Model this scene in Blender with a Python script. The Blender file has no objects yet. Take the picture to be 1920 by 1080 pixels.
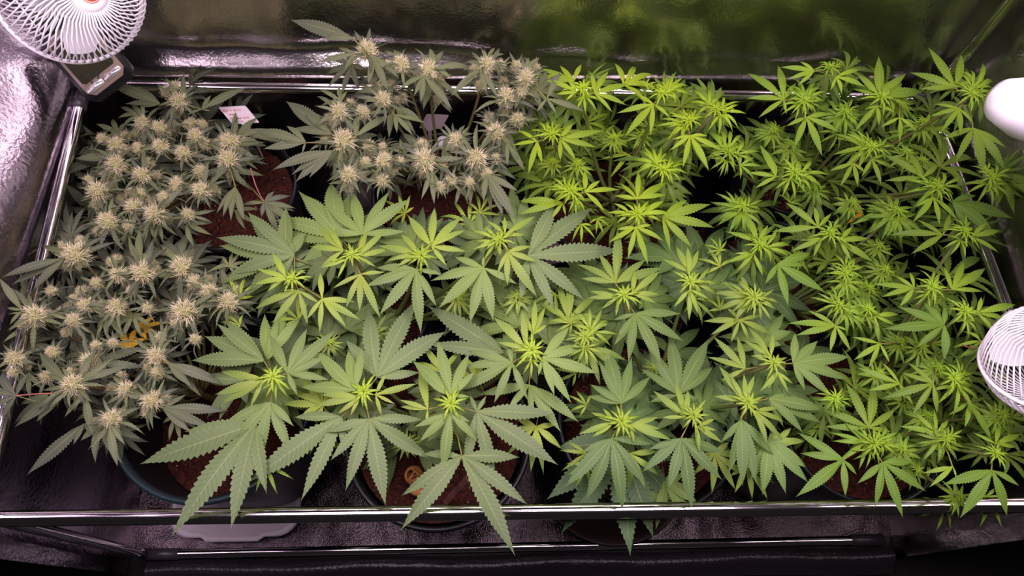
import bpy, math, random
from mathutils import Vector, Matrix, noise
random.seed(7)
C = bpy.context.scene.collection
scene = bpy.context.scene
PI = math.pi
# ------------------------------------------------------------------ camera
RM = Matrix(((0.99907225, 0.00455177, -0.04282439), (-0.02224201, 0.90604689, -0.42259238), (0.03687736, 0.42315282, 0.90530754)))
CAM = Vector((-0.0633, -0.1052, 1.2385)); F = 1321.68
cd = bpy.data.cameras.new('camera'); cam = bpy.data.objects.new('camera', cd); C.objects.link(cam)
cd.sensor_width = 36; cd.lens = F / 1920 * 36; cd.clip_start = .01
cam.matrix_world = Matrix.Translation(CAM) @ RM.to_4x4()
scene.camera = cam
# ------------------------------------------------------------------ light
w = bpy.data.worlds.new('world'); scene.world = w; w.use_nodes = True
w.node_tree.nodes['Background'].inputs[0].default_value = (1, .86, .9, 1)
w.node_tree.nodes['Background'].inputs[1].default_value = .012
scene.view_settings.view_transform = 'Standard'; scene.view_settings.look = 'None'
scene.view_settings.exposure = 0.0; scene.view_settings.gamma = 1
LAMPS = [(-.31, .115, 1.27), (.25, .115, 1.27)]
for i, p in enumerate(LAMPS):
    l = bpy.data.lights.new('grow_light', 'AREA'); l.shape = 'RECTANGLE'; l.size = .42; l.size_y = .36
    l.energy = 7.7; l.color = (1, .80, .93)
    o = bpy.data.objects.new('grow_light', l); C.objects.link(o); o.location = p

# ------------------------------------------------------------------ helpers
def un(px, py, z):
    d = RM @ Vector(((px - 960) / F, -(py - 540) / F, -1)); return CAM + d * ((z - CAM.z) / d.z)
def und(px, py, depth):
    return CAM + RM @ (Vector(((px - 960) / F, -(py - 540) / F, -1)) * depth)
def clampun(px, py, z, lim=.012):
    """a point on the view ray of a spot, raised until it stands inside the tent"""
    for _ in range(60):
        p = un(px, py, z)
        if p.y < .595 - lim and abs(p.x) < .63 - lim: break
        z += .005
    return p
def srgb(r, g, b):
    f = lambda c: (c / 255 / 12.92) if c / 255 <= .04045 else ((c / 255 + .055) / 1.055) ** 2.4
    return (f(r), f(g), f(b), 1)
class MB:
    def __init__(s): s.v = []; s.f = []; s.uv = []; s.r = []; s.m = []
    def vert(s, p, uv=(0, 0), r=(0, 0)): s.v.append(tuple(p)); s.uv.append(uv); s.r.append(r); return len(s.v) - 1
    def face(s, idx, m=0): s.f.append(tuple(idx)); s.m.append(m)
    def grid(s, rows, m=0, close=False):
        for a, b in zip(rows, rows[1:]):
            n = len(a)
            for i in range(n if close else n - 1):
                s.face((a[i], a[(i + 1) % n], b[(i + 1) % n], b[i]), m)
    def mesh(s, name, mats, smooth=True):
        me = bpy.data.meshes.new(name); me.from_pydata(s.v, [], s.f)
        li = [0] * len(me.loops); me.loops.foreach_get('vertex_index', li)
        for nm, arr in (('UVMap', s.uv), ('R', s.r)):
            u = me.uv_layers.new(name=nm); fl = []
            for i in li: fl += [arr[i][0], arr[i][1]]
            u.data.foreach_set('uv', fl)
        for m in (mats if isinstance(mats, (list, tuple)) else [mats]): me.materials.append(m)
        me.polygons.foreach_set('material_index', s.m)
        me.polygons.foreach_set('use_smooth', [smooth] * len(s.f)); me.update()
        return me
    def tube(s, pts, rad, n=8, m=0, r=(0, 0), cap=True, close=False):
        pts = [Vector(p) for p in pts]; N = len(pts); rows = []
        up = Vector((0, 0, 1))
        for i, p in enumerate(pts):
            if close: t = pts[(i + 1) % N] - pts[i - 1]
            else: t = pts[min(i + 1, N - 1)] - pts[max(i - 1, 0)]
            t.normalize()
            a = t.cross(up)
            if a.length < .05: a = t.cross(Vector((0, 1, 0)))
            a.normalize(); b = t.cross(a)
            q = rad[i] if isinstance(rad, (list, tuple)) else rad
            rows.append([s.vert(p + (a * math.cos(2 * PI * k / n) + b * math.sin(2 * PI * k / n)) * q, (k / n, i / max(1, N - 1)), r) for k in range(n)])
        if close: rows.append(rows[0])
        s.grid(rows, m, True)
        if cap and not close: s.face(rows[0][::-1], m); s.face(rows[-1], m)
    def lathe(s, prof, n=40, m=0, M=Matrix()):
        rows = []
        for r, z in prof:
            rows.append([s.vert(M @ Vector((r * math.cos(2 * PI * k / n), r * math.sin(2 * PI * k / n), z)), (k / n, z), (r, z)) for k in range(n)])
        s.grid(rows, m, True)
        return rows
    def box(s, c, h, m=0, M=Matrix(), bev=0):
        x, y, z = h; c = Vector(c)
        if bev:
            a = bev; ring = [(x - a, y), (x, y - a), (x, -y + a), (x - a, -y), (-x + a, -y), (-x, -y + a), (-x, y - a), (-x + a, y)]
        else: ring = [(x, y), (x, -y), (-x, -y), (-x, y)]
        b = [s.vert(M @ (c + Vector((p, q, -z)))) for p, q in ring]; t = [s.vert(M @ (c + Vector((p, q, z)))) for p, q in ring]
        s.grid([b, t], m, True); s.face(b[::-1], m); s.face(t, m)
def link(name, me, parent=None, loc=None, M=None):
    o = bpy.data.objects.new(name, me); C.objects.link(o)
    if parent: o.parent = parent
    if M is not None: o.matrix_local = M
    elif loc is not None: o.location = loc
    return o
def tag(o, label=None, cat=None, group=None, kind=None):
    for k, v in (('label', label), ('category', cat), ('group', group), ('kind', kind)):
        if v: o[k] = v
    return o
def thing(name, loc, label, cat, group=None):
    o = bpy.data.objects.new(name, None); C.objects.link(o); o.location = loc; o.empty_display_size = .02
    return tag(o, label, cat, group)
# ------------------------------------------------------------------ materials
def mat(name, col, rough=.5, metal=0, spec=.5, bump=0, bscale=50, var=0, vscale=5, vcol=None, emit=None, ani=None):
    m = bpy.data.materials.new(name); m.use_nodes = True; nt = m.node_tree; N = nt.nodes; L = nt.links
    b = N['Principled BSDF']; b.inputs['Base Color'].default_value = col; b.inputs['Roughness'].default_value = rough
    b.inputs['Metallic'].default_value = metal; b.inputs['Specular IOR Level'].default_value = spec
    tc = N.new('ShaderNodeTexCoord')
    if vcol:
        n = N.new('ShaderNodeTexNoise'); n.inputs['Scale'].default_value = vscale; n.inputs['Detail'].default_value = 6
        L.new(tc.outputs['Object'], n.inputs['Vector'])
        r = N.new('ShaderNodeValToRGB'); r.color_ramp.elements[0].position = .5 - var; r.color_ramp.elements[1].position = .5 + var
        r.color_ramp.elements[0].color = col; r.color_ramp.elements[1].color = vcol
        L.new(n.outputs[0], r.inputs[0]); L.new(r.outputs[0], b.inputs['Base Color'])
    if bump:
        n = N.new('ShaderNodeTexNoise'); n.inputs['Scale'].default_value = bscale; n.inputs['Detail'].default_value = 4
        L.new(tc.outputs['Object'], n.inputs['Vector'])
        bp = N.new('ShaderNodeBump'); bp.inputs['Strength'].default_value = bump; bp.inputs['Distance'].default_value = .002
        L.new(n.outputs[0], bp.inputs['Height']); L.new(bp.outputs[0], b.inputs['Normal'])
    return m
def leaf_mat(name, young):
    """object colour is the leaf's colour; veins and a paler heart come from the leaf's own coordinates"""
    m = bpy.data.materials.new(name); m.use_nodes = True; nt = m.node_tree; N = nt.nodes; L = nt.links
    b = N['Principled BSDF']; b.inputs['Roughness'].default_value = .55; b.inputs['Specular IOR Level'].default_value = .3
    oi = N.new('ShaderNodeObjectInfo'); uv = N.new('ShaderNodeUVMap'); uv.uv_map = 'UVMap'; ru = N.new('ShaderNodeUVMap'); ru.uv_map = 'R'
    s1 = N.new('ShaderNodeSeparateXYZ'); s2 = N.new('ShaderNodeSeparateXYZ'); L.new(uv.outputs[0], s1.inputs[0]); L.new(ru.outputs[0], s2.inputs[0])
    def M(op, a, b_=None, c=None):
        n = N.new('ShaderNodeMath'); n.operation = op
        for i, q in enumerate((a, b_, c)):
            if q is None: continue
            if isinstance(q, (int, float)): n.inputs[i].default_value = q
            else: L.new(q, n.inputs[i])
        return n.outputs[0]
    def mix(f, a, c, t='MIX'):
        n = N.new('ShaderNodeMix'); n.data_type = 'RGBA'; n.blend_type = t
        if isinstance(f, (int, float)): n.inputs[0].default_value = f
        else: L.new(f, n.inputs[0])
        for i, q in ((6, a), (7, c)):
            if isinstance(q, tuple): n.inputs[i].default_value = q
            else: L.new(q, n.inputs[i])
        return n.outputs[2]
    s = M('ABSOLUTE', M('SUBTRACT', M('MULTIPLY', s1.outputs[0], 2), 1))       # 0 midrib .. 1 edge
    fr = M('FRACT', M('ADD', s1.outputs[1], .15))
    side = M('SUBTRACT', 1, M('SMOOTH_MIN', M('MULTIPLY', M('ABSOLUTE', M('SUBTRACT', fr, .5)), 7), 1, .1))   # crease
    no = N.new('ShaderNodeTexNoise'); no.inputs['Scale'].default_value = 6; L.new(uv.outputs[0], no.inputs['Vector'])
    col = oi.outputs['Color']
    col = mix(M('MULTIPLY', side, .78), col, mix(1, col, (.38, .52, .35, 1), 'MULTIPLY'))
    heart = M('POWER', M('SUBTRACT', 1, M('MINIMUM', s2.outputs[0], 1)), 1.6)
    hb = mix(1, oi.outputs['Color'], (1.75, 1.45, .70, 1) if young else (1.3, 1.3, .85, 1), 'MULTIPLY')
    col = mix(M('MULTIPLY', heart, .85 if young else .6), col, hb)
    rib = M('LESS_THAN', s, .05)
    col = mix(M('MULTIPLY', rib, .42), col, mix(.55, oi.outputs['Color'], srgb(205, 215, 120)))
    col = mix(M('MULTIPLY', M('SUBTRACT', no.outputs[0], .4), .5), col, mix(1, col, (.6, .6, .6, 1), 'MULTIPLY'))
    col = mix(M('GREATER_THAN', s2.outputs[1], 1.5), col, srgb(146, 138, 78))      # petiole
    L.new(col, b.inputs['Base Color'])
    tr = N.new('ShaderNodeBsdfTranslucent'); L.new(mix(1, col, (1.0, 1.1, .6, 1), 'MULTIPLY'), tr.inputs[0])
    ms = N.new('ShaderNodeMixShader'); ms.inputs[0].default_value = .22
    L.new(b.outputs[0], ms.inputs[1]); L.new(tr.outputs[0], ms.inputs[2]); L.new(ms.outputs[0], N['Material Output'].inputs[0])
    return m
def foil_mat(name, col, rough, bump=.35, scale=260):
    m = bpy.data.materials.new(name); m.use_nodes = True; nt = m.node_tree; N = nt.nodes; L = nt.links
    b = N['Principled BSDF']; b.inputs['Metallic'].default_value = 1; b.inputs['Base Color'].default_value = col
    tc = N.new('ShaderNodeTexCoord')
    n1 = N.new('ShaderNodeTexNoise'); n1.inputs['Scale'].default_value = scale; n1.inputs['Detail'].default_value = 2
    n2 = N.new('ShaderNodeTexNoise'); n2.inputs['Scale'].default_value = 14; n2.inputs['Detail'].default_value = 3
    L.new(tc.outputs['Object'], n1.inputs[0]); L.new(tc.outputs['Object'], n2.inputs[0])
    b1 = N.new('ShaderNodeBump'); b1.inputs['Strength'].default_value = bump; b1.inputs['Distance'].default_value = .001
    b2 = N.new('ShaderNodeBump'); b2.inputs['Strength'].default_value = .25; b2.inputs['Distance'].default_value = .008
    L.new(n1.outputs[0], b1.inputs['Height']); L.new(n2.outputs[0], b2.inputs['Height']); L.new(b2.outputs[0], b1.inputs['Normal'])
    L.new(b1.outputs[0], b.inputs['Normal']); b.inputs['Roughness'].default_value = rough
    return m
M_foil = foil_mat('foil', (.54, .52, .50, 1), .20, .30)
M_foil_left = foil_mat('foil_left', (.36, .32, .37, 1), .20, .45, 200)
M_floor = foil_mat('floor_foil', (.075, .06, .066, 1), .20, .7, 420)
M_black = mat('black_cloth', (.006, .005, .006, 1), .45, bump=.4, bscale=300)
M_chrome = mat('chrome', (.88, .84, .87, 1), .11, 1)
M_pot = mat('pot_plastic', (.009, .010, .012, 1), .42, bump=.1, bscale=80)
M_potteal = mat('pot_rim', (.012, .03, .035, 1), .35)
M_joint = mat('grey_plastic', (.05, .04, .05, 1), .4)
M_white = mat('white_plastic', (.86, .82, .88, 1), .35)
M_tray = mat('tray_plastic', (.92, .82, .90, 1), .4)
M_tag = mat('tag_plastic', (.75, .66, .70, 1), .5)
M_tag2 = mat('grey_tag', (.42, .34, .36, 1), .5)
M_ink = mat('red_ink', srgb(190, 25, 30), .6)
M_orange = mat('orange_print', srgb(230, 95, 50), .5)
M_bezel = mat('bezel', srgb(175, 155, 140), .3)
M_lcd = mat('lcd', srgb(70, 70, 50), .6, spec=.2)
M_lcdink = mat('lcd_ink', srgb(15, 15, 12), .5)
M_button = mat('silver_button', (.85, .83, .8, 1), .25, .6)
M_perlite = mat('perlite', (.42, .24, .18, 1), .8)
M_bag = mat('brown_paper', srgb(150, 80, 66), .6, bump=.3, bscale=30)
M_bag2 = mat('grey_bag', srgb(120, 96, 108), .45, bump=.3, bscale=30)
M_straw = mat('straw', srgb(190, 130, 70), .7)
M_wood = mat('stake_wood', srgb(130, 85, 75), .7, vcol=srgb(100, 60, 55), var=.1, vscale=60)
M_yellow = mat('dead_leaf', srgb(225, 185, 35), .6, vcol=srgb(190, 140, 30), var=.15, vscale=60)
M_brownleaf = mat('dry_leaf', srgb(150, 92, 50), .7, vcol=srgb(100, 52, 30), var=.15, vscale=60)
M_wire = mat('green_wire', srgb(20, 110, 70), .4)
M_stem = mat('stem', srgb(84, 108, 44), .55, vcol=srgb(100, 96, 52), var=.12, vscale=25)
M_woody = mat('woody_branch', srgb(92, 98, 46), .6, vcol=srgb(96, 78, 48), var=.12, vscale=25)
M_redstem = mat('red_petiole', srgb(150, 90, 76), .5)
M_pistil = mat('pistil', (.95, .90, .60, 1), .5, vcol=(.88, .76, .50, 1), var=.12, vscale=30)
M_bract = mat('bract', srgb(150, 165, 100), .6, vcol=srgb(205, 200, 145), var=.12, vscale=90)
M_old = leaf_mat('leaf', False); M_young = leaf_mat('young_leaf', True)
def soil_mat():
    m = mat('soil', srgb(30, 11, 7), .85, spec=.3, vcol=srgb(84, 35, 22), var=.14, vscale=240, bump=1, bscale=500); return m
M_soil = soil_mat()
# ------------------------------------------------------------------ leaf shapes
def leaflet(mb, base, ang, L, W, T, arch, fold, el=0., tipdrop=0., r0=0, rl=1., nuv=0, pleat=.012, twist=0., side_curve=0.):
    """serrated lance-shaped leaflet with pleated halves; ang in the leaf plane (0 = +Y), el = rise of its root"""
    ca, sa = math.cos(ang), math.sin(ang)
    rows = []
    ks = []
    for j in range(T):
        ks.append((j / T, 0)); ks.append(((j + .82) / T, 1))
    ks.append((1, 0))
    for t, tip in ks:
        prof = (t ** 1.2) * ((1 - t) ** 1.38) * 5.3 if t < 1 else 0
        prof = max(0, prof) + (.10 if t < .12 else 0)
        wd = W * prof * (1.08 if tip else .86)
        y = t * L
        bend = el * t - (el + tipdrop) * t * t
        z = arch * L * math.sin(PI * t) + bend * L
        xc = side_curve * L * math.sin(PI * t * .5) * t
        row = []
        for s in (-1, -.5, 0, .5, 1):
            shear = (1 - abs(s)) * .085 * L * (1 if .03 < t < .99 else 0)
            yy = max(0, y - shear) if t < .99 else y
            zz = z + fold * abs(s) * wd + (pleat * L * W * 4 * (-1 if tip else 1) if abs(s) == .5 else 0) * (prof > .1)
            xx = xc + s * wd
            zz += twist * s * wd * t
            p = Vector((xx * ca + yy * sa, -xx * sa + yy * ca, zz)) + base
            row.append(mb.vert(p, (s * .5 + .5, t * T), (r0 + t * rl, nuv)))
        rows.append(row)
    mb.grid(rows)
def palm(name, n, wid, m, seed, T=12, petiole=.32, arch=.05, droop=.12):
    rnd = random.Random(seed); mb = MB()
    A = {3: [(0, 1), (30, .82)], 5: [(0, 1), (36, .86), (80, .52)], 7: [(0, 1), (31, .94), (64, .76), (106, .42)],
         9: [(0, 1), (25, .96), (50, .84), (80, .60), (118, .32)]}[n]
    if seed % 4 == 1: A = A[:-1]
    for a, l in A:
        for sg in ((0,) if a == 0 else (-1, 1)):
            aa = math.radians(a * (sg if sg else 0) + rnd.uniform(-7, 7)); ll = l * rnd.uniform(.9, 1.06)
            leaflet(mb, Vector((0, 0, rnd.uniform(-.004, .004) - abs(a) * .00008)), aa, ll, wid * (.75 + .25 * l) * rnd.uniform(.92, 1.08), max(5, int(T * (.45 + .55 * l))), arch * rnd.uniform(.3, 1.6), rnd.uniform(-.25, .3),
                    el=rnd.uniform(0, .06), tipdrop=droop * rnd.uniform(.2, 1.4) * (1 - .3 * l) + (.0 if a == 0 else droop * .3), rl=ll, twist=rnd.uniform(-.25, .25), side_curve=rnd.uniform(-.07, .07))
    if petiole:
        mb.tube([(0, .01, -.002), (0, -petiole * .5, -petiole * .12), (0, -petiole, -petiole * .55)], [.010, .009, .011], 5, r=(.4, 2))
    return mb.mesh(name, m)
V_big = [palm('leaf', 7 if i % 3 else 9, .128, M_old, 10 + i, 21) for i in range(8)]
V_mid = [palm('leaf', 9 if i % 3 == 0 else 7, .085, M_young, 30 + i, 16, arch=.08, droop=.22) for i in range(8)]
V_right = [palm('leaf', 7, .074, M_young, 50 + i, 14, arch=.07, droop=.2) for i in range(7)]
V_flower = [palm('leaf', 5 if i % 2 else 7, .098, M_old, 70 + i, 15, arch=.07, droop=.22) for i in range(8)]
V_slim = [palm('leaf', 5 if i % 3 else 7, .066, M_young, 170 + i, 11, petiole=.2, arch=.1, droop=.3) for i in range(7)]
V_three = [palm('leaf', 3 if i % 2 else 5, .088, M_old, 140 + i, 14, arch=.09, droop=.3) for i in range(6)]
V_small = [palm('leaf', 5 if i % 2 else 7, .076, M_young, 90 + i, 8, arch=.08, droop=.25) for i in range(6)]
def tipmesh(seed, n=20):
    rnd = random.Random(seed); mb = MB(); g = 0
    for i in range(n):
        g += 2.4; q = i / (n - 1)                       # outer leaves first
        el = .35 + 1.3 * q * q + rnd.uniform(-.1, .1); L = (1 - .62 * q) * rnd.uniform(.8, 1.1)
        wd = (.044 + .016 * (1 - q))
        leaflet(mb, Vector((.02 * math.sin(g), .02 * math.cos(g), .10 * q)), g, L * (1 - .35 * q), wd, 6, .02, rnd.uniform(.2, .9), el=el, tipdrop=rnd.uniform(.05, .4) * (1 - q), r0=0, rl=.8, pleat=.008, side_curve=rnd.uniform(-.12, .12))
    for i in range(26):                                 # pale hearts of the unopened leaves
        a = rnd.uniform(0, 6.28); r = .10 * math.sqrt(rnd.random())
        leaflet(mb, Vector((r * math.sin(a), r * math.cos(a), .05)), a, .18 * rnd.uniform(.6, 1.1), .026, 3, 0, .3, el=rnd.uniform(.8, 2.2), tipdrop=0, r0=-.4, rl=.4, pleat=0)
    return mb.mesh('shoot_tip', M_young)
V_tip = [tipmesh(200 + i) for i in range(5)]
def sugar(seed):
    rnd = random.Random(seed); mb = MB()
    leaflet(mb, Vector((0, 0, 0)), 0, 1, .085, 9, .06, rnd.uniform(-.1, .4), el=rnd.uniform(.1, .35), tipdrop=rnd.uniform(.05, .3), rl=1, twist=rnd.uniform(-.3, .3), side_curve=rnd.uniform(-.12, .12))
    return mb.mesh('sugar_leaf', M_old)
V_sugar = [sugar(300 + i) for i in range(6)]
def budmesh(seed):
    rnd = random.Random(seed); a = MB(); b = MB()
    def dirs(n, zmin):
        for i in range(n):
            z = zmin + (1 - zmin) * (i + .5) / n; g = i * 2.39996 + rnd.uniform(-.2, .2); r = math.sqrt(max(0, 1 - z * z))
            yield Vector((r * math.cos(g), r * math.sin(g), z))
    rows = []
    for i in range(7):
        th = PI * i / 6
        rows.append([a.vert((.42 * math.sin(th) * math.cos(k * PI / 4), .42 * math.sin(th) * math.sin(k * PI / 4), .05 + .68 * math.cos(th))) for k in range(8)])
    a.grid(rows, 0, True)
    for d in dirs(70, -.75):                            # pointed bracts
        c = Vector((d.x * .42, d.y * .42, d.z * .70)); t = (d + Vector((0, 0, .5))).normalized(); u = t.cross(Vector((.3, .2, 1))).normalized(); v = t.cross(u)
        L = rnd.uniform(.22, .36); R = .065
        base = [a.vert(c + (u * math.cos(k * 2.094) + v * math.sin(k * 2.094)) * R * .6) for k in range(3)]
        mid = [a.vert(c + t * L * .4 + (u * math.cos(k * 2.094) + v * math.sin(k * 2.094)) * R) for k in range(3)]
        tp = a.vert(c + t * L); a.grid([base, mid], 0, True)
        for k in range(3): a.face((mid[k], mid[(k + 1) % 3], tp))
    for d in dirs(250, -.55):                           # hairs
        c = Vector((d.x * .45, d.y * .45, d.z * .74)); t = (d * 1.0 + Vector((rnd.uniform(-.45, .45), rnd.uniform(-.45, .45), rnd.uniform(.0, .6)))).normalized()
        u = t.cross(Vector((.3, .2, 1))).normalized(); v = t.cross(u); L = rnd.uniform(.22, .60); bend = (u * rnd.uniform(-1, 1) + v * rnd.uniform(-1, 1)) * L * .75
        pr = None
        for q, R in ((0, .024), (.35, .022), (.7, .018), (1, .008)):
            cc = c + t * L * q + bend * q * q
            rw = [b.vert(cc + (u * math.cos(k * 2.094) + v * math.sin(k * 2.094)) * R) for k in range(3)]
            if pr: b.grid([pr, rw], 0, True)
            pr = rw
    return a.mesh('flower_bud', M_bract), b.mesh('pistils', M_pistil)
V_bud = [budmesh(400 + i) for i in range(4)]
#SPLIT
# ------------------------------------------------------------------ tent shell
RZ = .442
cBL, cBR, cFL, cFR = un(165, 160, RZ), un(1740, 185, RZ), un(-38, 966, RZ), un(2025, 945, RZ)
def wall(name, f, u0, u1, z0, z1, nu=110, nz=80, m=None):
    mb = MB(); rows = []
    for j in range(nz + 1):
        z = z0 + (z1 - z0) * (j / nz) ** 1.6 if False else z0 + (z1 - z0) * j / nz
        rows.append([mb.vert(f(u0 + (u1 - u0) * i / nu, z), (i / nu, j / nz)) for i in range(nu + 1)])
    mb.grid(rows)
    o = link(name, mb.mesh(name, m or M_foil)); tag(o, kind='structure'); return o
def sm(a, b, x):
    t = min(1, max(0, (x - a) / (b - a))); return t * t * (3 - 2 * t)
def folds(u, z, s):
    n = noise.noise(Vector((u * 3.1 + s, z * 4.3, s))) * .026 + noise.noise(Vector((u * 9 + s, z * 7, s * 2))) * .009
    n += .004 * math.sin(u * 26 + 9 * z + s) * noise.noise(Vector((u * 2, z * 3, 5 + s)))
    return n
def back(u, z):
    led = sm(.455, .480 + .008 * noise.noise(Vector((u * 9, 0, 6))), z) * (.030 - .021 * sm(-.22, .08, u) + .014 * noise.noise(Vector((u * 8, 0, 3))))
    low = .016 * (1 - sm(.30, .43, z))
    return (u, .594 + led + low + .09 * max(0, z - .50) + folds(u, z, 1.3) * .30 * (sm(.49, .56, z) + .35 * (z < .40)), z)
def left(u, z):
    led = sm(.45, .60, z) * (.085 + .06 * noise.noise(Vector((u * 5, 0, 8)))) - .10 * sm(.60, 1.0, z) * .5
    return (-.622 - led - .012 * (1 - sm(.3, .43, z)) + folds(u * 1.5, z, 4.7) * 1.5 * sm(.46, .6, z), u, z)
def right(u, z):
    led = sm(.45, .56, z) * (.02 + .015 * noise.noise(Vector((u * 6, 0, 18))))
    return (.618 + led + .012 * (1 - sm(.3, .43, z)) + folds(u * 1.5, z, 7.1) * 1.4 * sm(.46, .56, z), u, z)
wall('wall_back', back, -.72, .72, 0, 1.45, 130, 150)
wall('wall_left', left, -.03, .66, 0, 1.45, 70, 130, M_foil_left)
wall('wall_right', right, -.03, .66, 0, 1.45, 70, 130)
wall('ceiling', lambda u, v: (u, v, 1.45), -.72, .72, -.03, .66, 4, 4, M_black)
def floorf(u, v):
    return (u, v, .0 + .006 * abs(noise.noise(Vector((u * 9, v * 9, 0)))) + .004 * abs(noise.noise(Vector((u * 25, v * 25, 2)))))
wall('floor', floorf, -.70, .70, .006, .66, 150, 70, M_floor)
# outer room floor in front of the open door, dark cloth
wall('trim_1', lambda u, v: (u, v, -.004 - .02 * sm(0, -.06, v) + .004 * noise.noise(Vector((u * 5, v * 30, 1)))), -1.5, 1.5, -.6, .004, 90, 60, M_black)
# front cloth lip with its soft fold below the floor pole
fl = MB(); rows = []
for i in range(90):
    x = -.6 + 1.22 * i / 89
    rows.append([fl.vert((x, -.012 - .006 * k + .002 * math.sin(x * 20), .006 + .010 * math.sin(k * .62) + .0025 * noise.noise(Vector((x * 28, k, 0))))) for k in range(8)])
fl.grid(rows); o = link('trim_2', fl.mesh('door_lip', mat('lip_cloth', (.03, .024, .028, 1), .3, .3, bump=.5, bscale=200))); tag(o, kind='structure')
# frame poles
def pole(a, b, r, label, name='tent_pole', joints=True):
    a = Vector(a); b = Vector(b); t = thing(name, (a + b) / 2, label, 'pole', 'tent frame poles')
    m = MB(); d = b - a; n = 24; sag = [a + d * i / n - (a + b) / 2 for i in range(n + 1)]
    m.tube(sag, r, 20); link('tube', m.mesh('tube', M_chrome), t)
    if joints:
        for p in (a, b):
            m = MB(); q = p - (a + b) / 2; u = (b - a).normalized() * (1 if p is a else -1)
            m.tube([q - u * .004, q + u * (.05 if a.z < .1 else .022)], r * 1.25, 16); link('corner_joint', m.mesh('corner_joint', M_joint), t)
    return t
R = .0078
pole(cBL, cBR, R, 'chrome tent pole along the back wall behind the plants')
pole(cBL + Vector((-.004, -.02, .0)), cFL, R, 'chrome tent pole along the left wall beside the flowering plants')
pole(cBR + Vector((0, -.02, 0)), cFR, R, 'chrome tent pole along the right wall behind the fans')
pole(cFL + Vector((-.02, -.004, 0)), cFR, .0085, 'long chrome tent pole across the front, leaves hanging over it')
fFL, fFR = Vector((-.60, -.002, .016)), Vector((.60, -.002, .016))
pole(fFL, fFR, .0072, 'low chrome tent pole on the floor along the front edge')
pole(fFL + Vector((0, 0, .02)), cFL - Vector((0, 0, .02)), .0072, 'upright tent pole at the front left corner', joints=False)
pole(cBR + Vector((.01, .012, .02)), (cBR.x + .012, cBR.y + .014, 1.40), R, 'upright tent pole in the back right corner', joints=False)
pole(cBL + Vector((-.012, .012, .02)), (cBL.x - .014, cBL.y + .014, 1.40), R, 'upright tent pole in the back left corner behind the thermometer', joints=False)
# lamps above the frame
for i, p in enumerate(LAMPS):
    t = thing('grow_lamp', p, ('left' if i == 0 else 'right') + ' grow lamp panel hanging over the plants, above the frame', 'lamp', 'grow lamps')
    m = MB(); m.box((0, 0, .022), (.225, .185, .015), bev=.01); link('housing', m.mesh('housing', M_joint), t)
    for s in (-1, 1):
        m = MB(); m.tube([(s * .2, 0, .03), (s * .1, 0, .175)], .001, 6); link('hanger', m.mesh('hanger', M_chrome), t)
# ------------------------------------------------------------------ plants
PAL = {  # (young, mature)
 'mid': (srgb(138, 170, 70), srgb(114, 134, 92)),
 'green': (srgb(130, 162, 68), srgb(86, 112, 72)),
 'lime': (srgb(134, 170, 42), srgb(92, 124, 50)),
 'right': (srgb(120, 160, 48), srgb(86, 118, 50)),
 'flower': (srgb(112, 122, 88), srgb(98, 104, 90)),
}
def lerp(a, b, t): return tuple(a[i] * (1 - t) + b[i] * t for i in range(4))
HOLES = [(510, 330, 48), (430, 440, 48), (425, 250, 26), (860, 250, 62), (915, 365, 26), (785, 600, 24), (1165, 345, 28), (1190, 650, 24), (1235, 520, 36), (1460, 412, 26), (1492, 560, 30),
         (1020, 860, 60), (540, 900, 70), (690, 900, 60), (1390, 200, 50), (1180, 215, 36), (1130, 300, 36), (240, 640, 26), (400, 760, 40), (350, 860, 70), (1660, 780, 26), (1580, 690, 22), (540, 330, 60), (560, 220, 50), (250, 185, 60), (790, 880, 40), (1870, 500, 40), (1640, 800, 10), (90, 860, 90), (1470, 215, 30), (1020, 455, 24)]
def free(px, py, pad=0):
    if py > 872 or py < 120 or px < 10: return False
    return all((px - x) ** 2 + (py - y) ** 2 > (r + pad) ** 2 for x, y, r in HOLES)
def put_leaf(root, me, c, tip, col, roll=.12, wscale=1, pitch=0.):
    Y = tip - c; L = Y.length; Y.normalize()
    up = (Vector((0, 0, 1)) * .75 + (CAM - c).normalized() * .45)
    up += Vector((random.uniform(-1, 1), random.uniform(-1, 1), 0)) * roll
    X = Y.cross(up).normalized(); Z = X.cross(Y)
    M = Matrix(((X.x * L * wscale, Y.x * L, Z.x * L, c.x), (X.y * L * wscale, Y.y * L, Z.y * L, c.y), (X.z * L * wscale, Y.z * L, Z.z * L, c.z), (0, 0, 0, 1)))
    o = link('fan_leaf', me, root, M=Matrix.Translation(-root.location) @ M); v = random.uniform(.88, 1.12); g = random.uniform(.95, 1.05)
    o.color = (col[0] * v * g, col[1] * v, col[2] * v / g, 1); return o
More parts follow.
